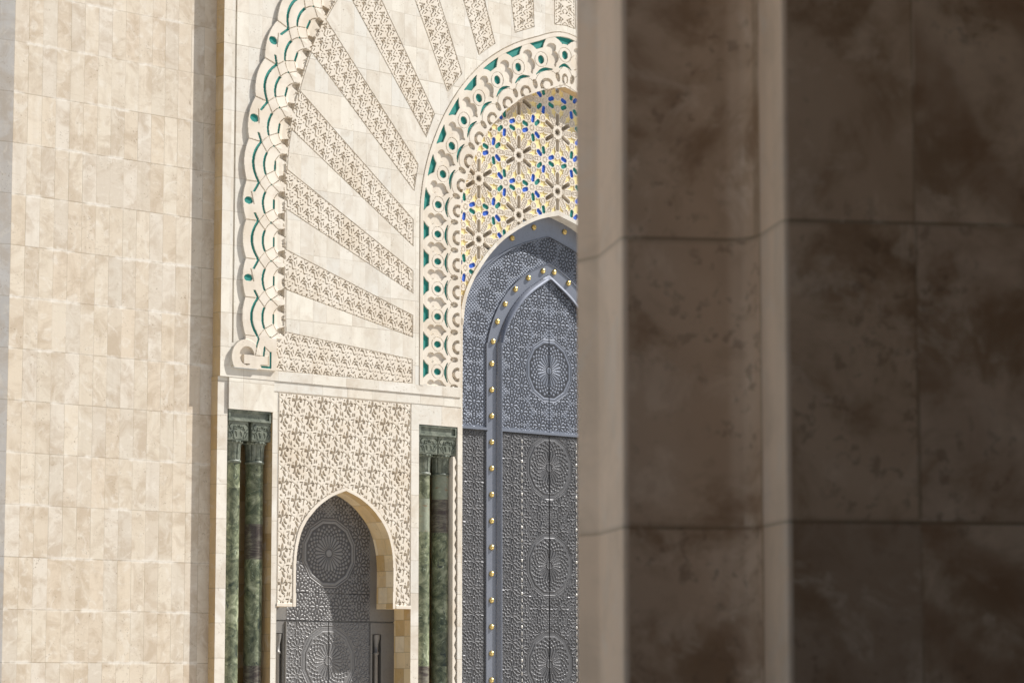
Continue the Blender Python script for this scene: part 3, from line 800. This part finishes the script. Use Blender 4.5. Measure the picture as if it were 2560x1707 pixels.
for cs, p0_ in ((c9a, 20), (c9b, 80)):
    for (cx0, cz0) in cs:
        if not (36.2 < cx0 < 40.2 and 6.6 < cz0 < 14.0): continue
        i0, i1 = np.searchsorted(mx, (cx0-0.42, cx0+0.42)); j0, j1 = np.searchsorted(mz, (cz0-0.42, cz0+0.42))
        if i1 <= i0 or j1 <= j0: continue
        sl = (slice(j0, j1), slice(i0, i1)); x, z = X[sl]-cx0, Z[sl]-cz0
        r = np.hypot(x, z); th = np.degrees(np.arctan2(z, x))
        sd_strap[sl] = np.minimum(sd_strap[sl], r-0.075)
        carved[sl] = np.minimum(carved[sl], np.abs(r-(0.050+0.012*np.cos(np.radians(th*9)))))
        for q, kind in ((p0_, 'b'), (p0_-40, 'g'), (p0_+40, 'w')):
            f = np.radians((th-q+60) % 120-60); uu, vv = r*np.cos(f), r*np.sin(f)
            d = pet(uu, vv, 0.112, 0.275, 0.043)
            sd_strap[sl] = np.minimum(sd_strap[sl], d)
            if kind == 'b': Bm[sl] = np.where(d < 0, 1, Bm[sl])
            elif kind == 'g': Rm[sl] = np.where(d < 0, 1, Rm[sl])
            else: carved[sl] = np.minimum(carved[sl], np.abs(d+0.008))
strap = sd_strap < 0.031
Ym = np.where(strap, 0, 1.0)
h = np.where(strap, 0, -0.014); h = np.where((Bm+Rm) > 0, -0.018, h); h = np.where(carved < 0.006, h-0.012, h); h = np.where(dep < 0, dep, h)
Ym = np.where(dep < 0, 0, Ym)
col = np.stack([Rm, Bm, Ym, np.ones_like(Rm)], -1)
CX, CZ = np.meshgrid((mx[:-1]+mx[1:])/2, (mz[:-1]+mz[1:])/2)
bord = 0.085
doorAo = smooth_arch([(w+bord*min(1, max(0, (w-0.2))/1.8), zz+(bord*1.1 if w < 2.55 else 0)*(1-w/2.8)) for w, zz in doorA[:-1]]+[(0.0, 10.87+bord*1.25)], 6)
hwDo = lambda zz: np.interp(zz, doorAo[:, 1], doorAo[:, 0], right=-1)
m = ((AX-CX) < hwFI(CZ)+0.02) & ((AX-CX) > hwDo(CZ)-0.006)
o = height_mesh('mosaic_panel', mx, mz, h, m, P1, M_inlay, portal, col); mirror_copy(o)
# plain stone border of the door arch, and the reveals between the planes
dA = smooth_arch(doorA, 6)
b = MB()
zs = np.linspace(0, 1, len(dA))
inn = [(AX-w, zz) for w, zz in dA]
outp = [(AX-w, zz) for w, zz in smooth_arch([(w, z_) for w, z_ in zip(np.interp(np.linspace(0, 1, 60), np.linspace(0, 1, len(doorAo)), doorAo[:, 0]), np.interp(np.linspace(0, 1, 60), np.linspace(0, 1, len(doorAo)), doorAo[:, 1]))], 1)]
inn2 = list(zip(np.interp(np.linspace(0, 1, len(outp)), np.linspace(0, 1, len(inn)), [p[0] for p in inn]), np.interp(np.linspace(0, 1, len(outp)), np.linspace(0, 1, len(inn)), [p[1] for p in inn])))
yb = P1-0.02
for (p, q, p2, q2) in zip(outp[:-1], outp[1:], inn2[:-1], inn2[1:]):
    b.quad((p[0], yb, p[1]), (p2[0], yb, p2[1]), (q2[0], yb, q2[1]), (q[0], yb, q[1]))
b.strip(outp, yb, P1+0.03); b.strip(inn2, yb, P0+0.56)
b.quad((36.70, P1-0.004, 0), (36.83, P1-0.004, 0), (36.83, P1-0.004, 7.2), (36.70, P1-0.004, 7.2))
mirror_copy(b.build('arch_border', M_pier, portal))
b = MB(); fI = smooth_arch(friezeI, 6)
b.strip([(AX-w, zz) for w, zz in fI], P0, P1+0.02)
b.quad((36.70, P0+0.02, 0), (36.70, P1, 0), (36.70, P1, 7.0), (36.70, P0+0.02, 7.0))
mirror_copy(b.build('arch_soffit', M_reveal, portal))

# ------------------------------------------------------------------ metal doors
def star_cells(x, z, centres, R=0.257):
    """signed distance of the small pieces of ten-pointed star work around the given centres"""
    sd = np.full(x.shape, 9.0); near_ = np.full(x.shape, 9.0)
    for (cx0, cz0) in centres:
        dx_, dz_ = x-cx0, z-cz0; r = np.hypot(dx_, dz_)
        m = (r < R+0.03) & (r <= near_+0.0)
        if not m.any(): continue
        jx, ix = np.nonzero(m); j0, j1, i0, i1 = jx.min(), jx.max()+1, ix.min(), ix.max()+1
        sl = (slice(j0, j1), slice(i0, i1)); mm = m[sl]; rr = r[sl]; th = np.degrees(np.arctan2(dz_[sl], dx_[sl]))
        a = np.radians((th+18) % 36-18); u, v = rr*np.cos(a), rr*np.sin(a)
        a2 = np.radians((th) % 36-18); u2, v2 = rr*np.cos(a2), rr*np.sin(a2)
        w = np.interp(u, [0.055, 0.12, 0.165], [0.003, 0.021, 0.006])
        d = np.maximum(np.abs(v)-w, np.abs(u-0.11)-0.055)
        d = np.minimum(d, rr-0.032)
        d = np.minimum(d, np.hypot(u2-0.175, v2)-0.022)
        d = np.minimum(d, np.maximum(np.abs(v)-0.020, np.abs(u-0.222)-0.026))
        d = np.minimum(d, np.hypot((u2-0.238)*1.3, v2)-0.020)
        sd[sl] = np.where(mm, d, sd[sl]); near_[sl] = np.where(mm, rr, near_[sl])
    lat = np.minimum(np.hypot((x+0.05) % 0.086-0.043, z % 0.074-0.037), np.hypot((x+0.093) % 0.086-0.043, (z+0.037) % 0.074-0.037))-0.027
    return np.where(near_ > R, lat, sd)

def rosette(x, z, cx0, cz0, sd, R=0.65):
    dx_, dz_ = x-cx0, z-cz0; r = np.hypot(dx_, dz_)
    m = r < R
    if not m.any(): return sd
    jx, ix = np.nonzero(m); sl = (slice(jx.min(), jx.max()+1), slice(ix.min(), ix.max()+1))
    r, mm = r[sl], m[sl]; th = np.degrees(np.arctan2(dz_[sl], dx_[sl]))
    a = np.radians((th+7.5) % 15-7.5); u, v = r*np.cos(a), r*np.sin(a)
    a2 = np.radians(th % 15-7.5); u2, v2 = r*np.cos(a2), r*np.sin(a2)
    w = np.interp(u, [0.09, 0.30, 0.335], [0.005, 0.026, 0.010])
    d = np.minimum(r-0.066, np.maximum(np.abs(v)-w, np.abs(u-0.2125)-0.1225))
    d = np.minimum(d, np.hypot(u2-0.355, v2)-0.022)
    d = np.minimum(d, np.hypot((u-0.405), v*1.1)-0.026)
    d = np.minimum(d, np.hypot(u2-0.445, v2)-0.026)
    d = np.minimum(d, np.hypot((u-0.492), v*0.9)-0.024)
    a12 = np.radians((th+15) % 30-15); ro = r*np.cos(a12)          # twelve-sided ring
    d = np.minimum(d, np.abs(ro-0.568)-0.024)
    d = np.minimum(d, np.abs(ro-0.620)-0.012)
    sd[sl] = np.where(mm, d, sd[sl]); return sd

P2 = P0+0.505
door = thing('metal_door', 'huge arched metal double door with brass studs and star-pattern relief beside the dark pillar', 'door', (39.5, P2, 0))
railO = smooth_arch([(1.69, 0.0), (1.69, 7.49), (1.68, 7.99), (1.635, 8.30), (1.52, 8.63), (1.35, 8.95), (1.13, 9.23), (0.86, 9.48), (0.53, 9.70), (0.26, 9.83), (0.0, 9.93)], 6)
railI = smooth_arch([(1.425, 0.0), (1.425, 7.51), (1.41, 8.01), (1.355, 8.32), (1.27, 8.55), (1.12, 8.81), (0.91, 9.07), (0.66, 9.30), (0.37, 9.49), (0.11, 9.64), (0.0, 9.70)], 6)
innr = smooth_arch([(1.335, 0.0), (1.335, 7.51), (1.325, 8.02), (1.27, 8.33), (1.12, 8.64), (0.94, 8.88), (0.71, 9.13), (0.43, 9.34), (0.15, 9.51), (0.0, 9.60)], 6)
patO = smooth_arch([(2.56, 0.0), (2.56, 7.7), (2.52, 8.30), (2.40, 8.80), (2.18, 9.20), (1.90, 9.53), (1.58, 9.80), (1.20, 10.04), (0.75, 10.24), (0.35, 10.37), (0.0, 10.47)], 6)
fn = lambda T: (lambda zz: np.interp(zz, T[:, 1], T[:, 0], right=-0.2))
hRO, hRI, hIN, hPO = fn(railO), fn(railI), fn(innr), fn(patO)
dx = 0.0072
ddx = np.arange(36.88, AX+dx*0.5, dx); ddx[-1] = AX; ddz = np.arange(0.9, 10.98, dx)
X, Z = np.meshgrid(ddx, ddz); A = AX-X
oc = [(37.485, 7.02+0.514*k) for k in range(-12, 3)]+[(37.585, 8.56), (37.82, 9.04), (38.12, 9.46), (38.51, 9.81), (38.97, 10.06), (39.5, 10.21)]
oc += [(37.01, 7.27+0.514*k) for k in range(-13, 3)]
ic = []
for (xo, z0) in ((0.28, 9.22), (0.76, 8.95), (1.03, 8.03)):
    for k in range(-3, 20): ic.append((AX-xo, z0-0.514*k))
ic += [(AX+0.28, 9.22-0.514*k) for k in range(-1, 18)]
inside = A < hIN(Z); outer = A > hRO(Z)
sdo = star_cells(X, Z, oc); sdi = star_cells(X, Z, ic)
for zc in (7.755, 5.83, 3.89, 1.945): sdi = rosette(X, Z, AX, zc, sdi)
sd = np.where(inside, sdi, sdo)
up = Z > 6.50
pat = np.where(up, 0.004*np.clip(-sd/0.006, 0, 1), 0.010*np.clip((sd-0.004)/0.006, 0, 1))
dcol = np.zeros(X.shape+(4,)); dcol[..., 3] = 1; dcol[..., 0] = np.where(up, np.clip(0.5+(sd-0.001)/0.006, 0, 1), np.clip(1-np.abs(sd-0.001)/0.0065, 0, 1))  # lower half: shadow lines beside the straps put into the colour
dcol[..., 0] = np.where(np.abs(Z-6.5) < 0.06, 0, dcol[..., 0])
bz = (Z % 0.13)-0.065; big = (np.floor(Z/0.13).astype(int) % 5) == 0
bead = np.maximum(np.abs(A-0.757)/np.where(big, 0.024, 0.013), np.abs(bz)/np.where(big, 0.028, 0.034))
bead = np.where(inside & ~up & (Z < 6.36), np.hypot((A-0.757)/np.where(big, 0.026, 0.014), bz/np.where(big, 0.030, 0.036)), 9)
pat = np.where(bead < 1, 0.016*np.sqrt(np.clip(1-bead**2, 0, 1)), pat)
dcol[..., 0] = np.where(bead < 1.1, 0, dcol[..., 0]); dcol[..., 1] = np.where(bead < 1, 1, 0)
h = np.where(inside, pat+0.030, np.where(outer, pat, 0.0))
wmold = (A >= hIN(Z)) & (A < hRI(Z))
fr = np.clip((A-hIN(Z))/np.maximum(hRI(Z)-hIN(Z), 0.02), 0, 1)
h = np.where(wmold, 0.030+0.062*np.sin(np.pi*np.clip(fr*0.55+0.45, 0, 1))*1.0, h)
rail = (A >= hRI(Z)) & (A <= hRO(Z))
h = np.where(rail, 0.012, h)
h = np.where((np.abs(A-hRO(Z)) < 0.022), 0.030, h)                       # bead along the rail
framez = (A > hPO(Z)); h = np.where(framez, 0.035, h)
h = np.where((np.abs(A-hPO(Z)) < 0.03), 0.055, h)
h = np.where(inside & (A < 0.010), 0.006, h)                               # seam of the two leaves
div = np.abs(Z-6.50) < 0.030
h = np.where(div & ~rail & ~wmold, 0.060, h); h = np.where((Z < 6.467) & (Z > 6.445) & ~rail & ~wmold, -0.010, h)
CX, CZ = np.meshgrid((ddx[:-1]+ddx[1:])/2, (ddz[:-1]+ddz[1:])/2); CA = AX-CX
cin, cmold, crail = CA < hIN(CZ), (CA < hRI(CZ)), (CA <= hRO(CZ)+0.022)
cfr = CA > hPO(CZ)-0.03
patc = cin | (~crail & ~cfr)
keep = CA < hwDA(CZ)+0.06
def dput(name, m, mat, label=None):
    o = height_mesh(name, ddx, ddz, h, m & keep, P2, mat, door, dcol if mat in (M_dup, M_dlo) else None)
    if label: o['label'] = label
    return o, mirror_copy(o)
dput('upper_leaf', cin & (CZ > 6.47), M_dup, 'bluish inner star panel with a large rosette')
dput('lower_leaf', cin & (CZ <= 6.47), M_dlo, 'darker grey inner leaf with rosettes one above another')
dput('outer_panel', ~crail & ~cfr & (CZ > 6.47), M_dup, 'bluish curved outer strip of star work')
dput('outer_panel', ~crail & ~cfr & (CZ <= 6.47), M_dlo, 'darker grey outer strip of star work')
dput('moulding', cmold & ~cin, M_rail); rails = dput('stud_rail', crail & ~cmold, M_rail); frames = dput('arch_frame', cfr & ~crail, M_rail)
b = MB(); b.box(36.88, 39.498, P2-0.03, P2+0.1, 0, 0.905); mirror_copy(b.build('kick_plate', M_dlo, door))

# brass studs: fluted domes
b = MB(); n = 40
prof = [(0.058, 0.0), (0.058, 0.010), (0.053, 0.024), (0.042, 0.038), (0.027, 0.046), (0.013, 0.041), (0.007, 0.046)]
for (r, d) in prof:
    for i in range(n):
        a = 2*math.pi*i/n; rr = r*(1-(0.10 if i % 4 == 0 else 0.0))
        b.v.append((rr*math.cos(a), -d, rr*math.sin(a)))
for j in range(len(prof)-1):
    for i in range(n):
        b.f.append((j*n+i, j*n+(i+1) % n, (j+1)*n+(i+1) % n, (j+1)*n+i))
b.v.append((0, -0.052, 0)); k0 = (len(prof)-1)*n
for i in range(n): b.f.append((k0+i, k0+(i+1) % n, len(b.v)-1))
studs = [(39.345, 9.76, .012), (38.94, 9.58, .012), (38.58, 9.32, .012), (38.30, 9.0, .012), (38.09, 8.63, .012), (37.975, 8.23, .012)]
studs += [(37.94, 7.785-0.513*k, .012) for k in range(0, 14)]
studs += [(39.07, 10.61, .037), (38.47, 10.33, .037)]
proto = b.build('stud', M_gold, rails[0], world=False)
first = True
for side_ in (0, 1):
    for (x, z, pr) in studs:
        o = proto if first else link(proto.copy())
        o.parent = (frames if pr > 0.03 else rails)[side_]
        o.matrix_parent_inverse = Matrix.Identity(4)
        first = False
        o.location = (x, P2-pr, z)          # the right half's rail is mirrored, so the same local place serves

# side door -------------------------------------------------------------------
side = thing('metal_door', 'smaller grey metal door half in shadow under the pointed arch between the green columns', 'door', (SX, YD, 0))
dx = 0.0075
sx_ = np.arange(32.19, 35.45, dx); sz_ = np.arange(0.9, 5.2, dx)
X, Z = np.meshgrid(sx_, sz_)
cs = []
for k in range(-6, 8):
    for xo in (-0.28, 0.28): cs.append((SX+xo, 2.97+0.514*k))
    for xo in (-0.74, 0.74): cs.append((SX+xo, 3.25+0.514*k))
sd = star_cells(X, Z, cs); sd = rosette(X, Z, SX, 3.96, sd, 0.66); sd = rosette(X, Z, SX, 1.985, sd, 0.66)
A = np.abs(X-SX); up = Z > 2.71
pat = np.where(up, 0.006*np.clip(-sd/0.006, 0, 1), 0.010*np.clip((sd-0.004)/0.006, 0, 1))
scol = np.zeros(X.shape+(4,)); scol[..., 3] = 1; scol[..., 0] = np.where(A < 1.0, np.where(up, np.clip(0.5+(sd-0.001)/0.006, 0, 1), np.clip(1-np.abs(sd-0.001)/0.0065, 0, 1)), 0)  # lower leaves: strap shadows coloured into the grooves
inner = A < 1.0
h = np.where(inner, pat, 0.0)
h = np.where((A > 1.0) & (A < 1.035) & (Z < 2.71), 0.03, h)
h = np.where(inner & (A < 0.009) & (Z < 2.71), -0.02, h)
h = np.where(np.abs(Z-2.71) < 0.012, -0.03, h)
h = np.where(inner & (np.abs(Z-3.22) < 0.006), -0.012, h)
nich = (A > 1.075) & (A < 1.285) & (Z < 2.48); h = np.where(nich, -0.11, h)
CX, CZ = np.meshgrid((sx_[:-1]+sx_[1:])/2, (sz_[:-1]+sz_[1:])/2); CA = np.abs(CX-SX)
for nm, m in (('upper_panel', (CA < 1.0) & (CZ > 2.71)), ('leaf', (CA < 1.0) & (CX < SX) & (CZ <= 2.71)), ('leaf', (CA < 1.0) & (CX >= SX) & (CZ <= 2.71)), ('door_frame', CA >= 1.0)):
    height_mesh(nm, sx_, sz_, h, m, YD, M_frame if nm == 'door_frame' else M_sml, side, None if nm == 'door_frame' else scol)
b = MB(); b.box(32.19, 35.45, YD-0.02, YD+0.1, 0, 0.905); b.build('kick_plate', M_sml, side)
for s_ in (-1, 1):
    b = MB(); b.lathe([(0.045, 0.91, 0), (0.045, 2.10, 0), (0.062, 2.11, 0), (0.062, 2.15, 0), (0.047, 2.16, 0), (0.05, 2.28, 0), (0.075, 2.40, 0), (0.08, 2.47, 0)], 20, SX+s_*1.18, YD+0.035)
    b.build('colonnette', M_frame, side, smooth=True)
# the matching door behind the pillar on the far side of the portal
def mirror_thing(root, label):
    r = link(root.copy()); r['label'] = label; r.location.x = 2*AX-root.location.x; r.scale.x = -1
    for ch in list(root.children):
        c = link(ch.copy()); c.parent = r; c.matrix_parent_inverse = ch.matrix_parent_inverse.copy()
    return r

# ------------------------------------------------------------------ green marble columns
def scroll_block(w, zlo, zhi, dpt):
    """capital block with carved scrolls on its front"""
    d = 0.0085
    x = np.linspace(-w/2, w/2, 60); z = np.linspace(zlo, zhi, 42); X, Z = np.meshgrid(x, z)
    v = (Z-zlo)/(zhi-zlo)
    s = np.full(X.shape, 9.0)
    for sgn in (-1, 1):
        xx = X*sgn; zm = Z-zlo
        for q in (arc(xx, zm, 0.155, 0.235, 0.052, 0.014, -200, 100), arc(xx, zm, 0.245, 0.06, 0.085, 0.012, 100, 190),
                  arc(xx, zm, 0.21, 0.06, 0.10, 0.010, 110, 185), ell(xx, zm, 0.055, 0.11, 0.02, 0.05, 0.3*sgn), arc(xx, zm, 0.07, 0.12, 0.075, 0.010, 20, 120),
                  arc(xx, zm, 0.03, 0.27, 0.05, 0.012, 180, 330), ell(xx, zm, 0.11, 0.04, 0.03, 0.012, 0.4)):
            s = np.minimum(s, q)
    hh = np.where(s < 0, -0.026, 0.0)+0.012*v
    edge = (np.abs(X) > w/2-0.012) | (v < 0.05)
    hh = np.where(edge, -0.006, hh)
    return x, z, hh

colp = (0, 0, 0)
def make_column(label):
    t = thing('marble_column', label, 'column', colp, 'green marble columns in the portal niches')
    b = MB(); b.lathe([(0.185, 0.0, 0), (0.185, 0.25, 0), (0.163, 0.30, 0), (0.163, 5.49, 0)], 40)
    b.build('shaft', M_marble, t, world=False, smooth=True)
    b = MB()
    pf = [(0.163, 5.485), (0.178, 5.492), (0.182, 5.512), (0.178, 5.532), (0.165, 5.540)]
    b.lathe([(r, z, 0) for r, z in pf], 40); b.build('collar', M_cap, t, world=False, smooth=True)
    b = MB(); b.lathe([(0.160, 5.540, 0), (0.166, 5.56, 0.014), (0.172, 5.72, 0.016), (0.186, 5.835, 0.016), (0.20, 5.86, 0.0), (0.20, 5.886, 0)], 48)
    for i in range(16):
        a = 2*math.pi*(i+0.5)/16; cx0, cy0, cz0, r = 0.198*math.cos(a), 0.198*math.sin(a), 5.858, 0.026
        n0 = len(b.v)
        for u in range(5):
            for v in range(8):
                p, q = math.pi*u/4, 2*math.pi*v/8
                b.v.append((cx0+r*math.sin(p)*math.cos(q), cy0+r*math.sin(p)*math.sin(q), cz0+r*math.cos(p)))
        for u in range(4):
            for v in range(8): b.f.append((n0+u*8+v, n0+(u+1)*8+v, n0+(u+1)*8+(v+1) % 8, n0+u*8+(v+1) % 8))
    b.build('fluted_bell', M_cap, t, world=False, smooth=False)
    x, z, hh = scroll_block(0.462, 5.886, 6.225, 0)
    o = height_mesh('capital', x, z, hh, np.ones((len(z)-1, len(x)-1), bool), -0.205, M_cap)
    bm = bmesh.new(); bm.from_mesh(o.data)
    for (x0, x1, y0, y1, z0, z1) in ((-0.231, 0.231, -0.198, 0.20, 5.888, 6.228),):
        bmesh.ops.create_cube(bm, size=1, matrix=Matrix.Translation(((x0+x1)/2, (y0+y1)/2, (z0+z1)/2)) @ Matrix.Diagonal((x1-x0, y1-y0, z1-z0, 1)))
    bm.to_mesh(o.data); bm.free()
    attach(o, t, world=False)
    return t
c0 = make_column('left column of the left green pair, next to the tall plain wall')
kids = list(c0.children)
spots = [(31.345, 40.272, None), (31.880, 40.272, 'right column of the left green pair, just left of the carved panel'),
         (35.905, 40.272, 'left column of the right green pair, just right of the carved panel'),
         (36.385, 40.272, 'right column of the right green pair, next to the zigzag trim and huge door')]
for i, (x, y, lb) in enumerate(spots):
    if i == 0: c0.location = (x, y, 0); continue
    c = link(c0.copy()); c['label'] = lb; c.location = (x, y, 0)
    for k in kids:
        q = link(k.copy()); q.parent = c
# the far side of the symmetric portal, hidden behind the pillar from here but there for a step aside
for (x, lb) in ((36.385, 'inner green column right of the huge door, hidden by the dark pillar'), (35.905, 'second green column right of the huge door, hidden by the dark pillar'),
                (31.880, 'third green column right of the huge door, hidden by the dark pillar'), (31.345, 'outermost green column at the far right end of the portal, hidden by the dark pillar')):
    c = link(c0.copy()); c['label'] = lb; c.location = (2*AX-x, 40.272, 0)
    for k in kids:
        q = link(k.copy()); q.parent = c
mirror_thing(side, 'smaller metal door right of the huge door, hidden behind the dark pillar')
mirror_thing(t_wall, 'tall plain travertine wall at the far right of the portal, hidden behind the dark pillar')
# sunk-panel slabs over each pair: part of the portal
for (x0, x1) in ((31.10, 32.07), (35.64, 36.605), (42.395, 43.36), (46.93, 47.90)):
    b = MB(); z0, z1 = 6.228, 6.425; yf = P0+0.032
    b.box(x0, x1, yf+0.030, P0+0.65, z0, z1)
    b.box(x0, x1, yf, yf+0.030, z0, z0+0.035); b.box(x0, x1, yf, yf+0.030, z1-0.035, z1)
    b.box(x0, x0+0.045, yf, yf+0.030, z0+0.035, z1-0.035); b.box(x1-0.045, x1, yf, yf+0.030, z0+0.035, z1-0.035)
    b.build('capital_slab', M_cap, portal)

# ------------------------------------------------------------------ stepped pillar of the shaded arcade, close to the camera
A_ = np.array([0.81863793, -0.57430997]); B_ = np.array([0.57430997, 0.81863793])
def ab(a, b_): p = A_*a+B_*b_; return float(p[0]), float(p[1])
arcade = thing('stone_pillar', 'dark out of focus stepped stone pillar in the shaded right foreground', 'pillar', (*ab(2.6, 9.5), 0))
prof = [(6.6, 9.0), (2.244, 9.0), (2.244, 9.31), (2.236, 9.375), (2.212, 9.42), (2.165, 9.44), (1.789, 9.44), (1.789, 9.88), (1.735, 10.01), (1.735, 10.02), (2.3, 10.9), (6.6, 10.9)]
def round_corner(pts, r=0.03):
    out = [pts[0]]
    for p, c, n_ in zip(pts[:-2], pts[1:-1], pts[2:]):
        p, c, n_ = np.array(p), np.array(c), np.array(n_)
        d1, d2 = np.linalg.norm(p-c), np.linalg.norm(n_-c); rr = min(r, d1*0.3, d2*0.3)
        a, e = c+(p-c)/d1*rr, c+(n_-c)/d2*rr
        for t in (0, 0.25, 0.5, 0.75, 1): out.append(tuple((1-t)**2*a+2*t*(1-t)*c+t*t*e))
    return out+[pts[-1]]
pp = round_corner(prof, 0.022)
parts_ = {'wide_face': MB(), 'narrow_face': MB(), 'corner_strip': MB(), 'inner_strip': MB(), 'outer_strip': MB(), 'rear_edge': MB()}
for p, q in zip(pp[:-1], pp[1:]):
    (x0, y0), (x1, y1) = ab(*p), ab(*q)
    ma, mb_ = (p[0]+q[0])/2, (p[1]+q[1])/2
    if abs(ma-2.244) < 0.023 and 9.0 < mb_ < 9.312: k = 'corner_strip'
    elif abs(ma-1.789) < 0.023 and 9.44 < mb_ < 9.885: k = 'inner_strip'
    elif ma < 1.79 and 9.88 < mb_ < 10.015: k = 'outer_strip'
    elif mb_ < 9.2 : k = 'wide_face'
    elif mb_ < 9.47: k = 'narrow_face'
    else: k = 'rear_edge'
    parts_[k].quad((x0, y0, 0), (x1, y1, 0), (x1, y1, 4.55), (x0, y0, 4.55))
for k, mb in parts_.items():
    o = mb.build(k, M_lit_strip if 'strip' in k else M_pillar, arcade)
    if 'strip' in k: o['label'] = 'smooth upright stone strip, its beige paled to carry the light on it'
# unseen roof and walls added above and behind the camera to darken the pillar
b = MB()
def slab(a0, a1, b0, b1, z0, z1):
    n0 = len(b.v)
    for z in (z0, z1):
        for (a, e) in ((a0, b0), (a1, b0), (a1, b1), (a0, b1)): b.v.append((*ab(a, e), z))
    for f in ((0, 3, 2, 1), (4, 5, 6, 7), (0, 1, 5, 4), (1, 2, 6, 5), (2, 3, 7, 6), (3, 0, 4, 7)): b.f.append(tuple(n0+i for i in f))
slab(1.95, 7.4, -6, 10.9, 4.55, 5.2)
slab(-3.5, 1.95, -6, 3.6, 4.55, 5.2)
slab(3.75, 4.5, -6, 8.985, 0, 4.55)
slab(-3.5, 7.4, -6.8, -6, 0, 5.2)
b.build('added_shade_box', M_inner, arcade)
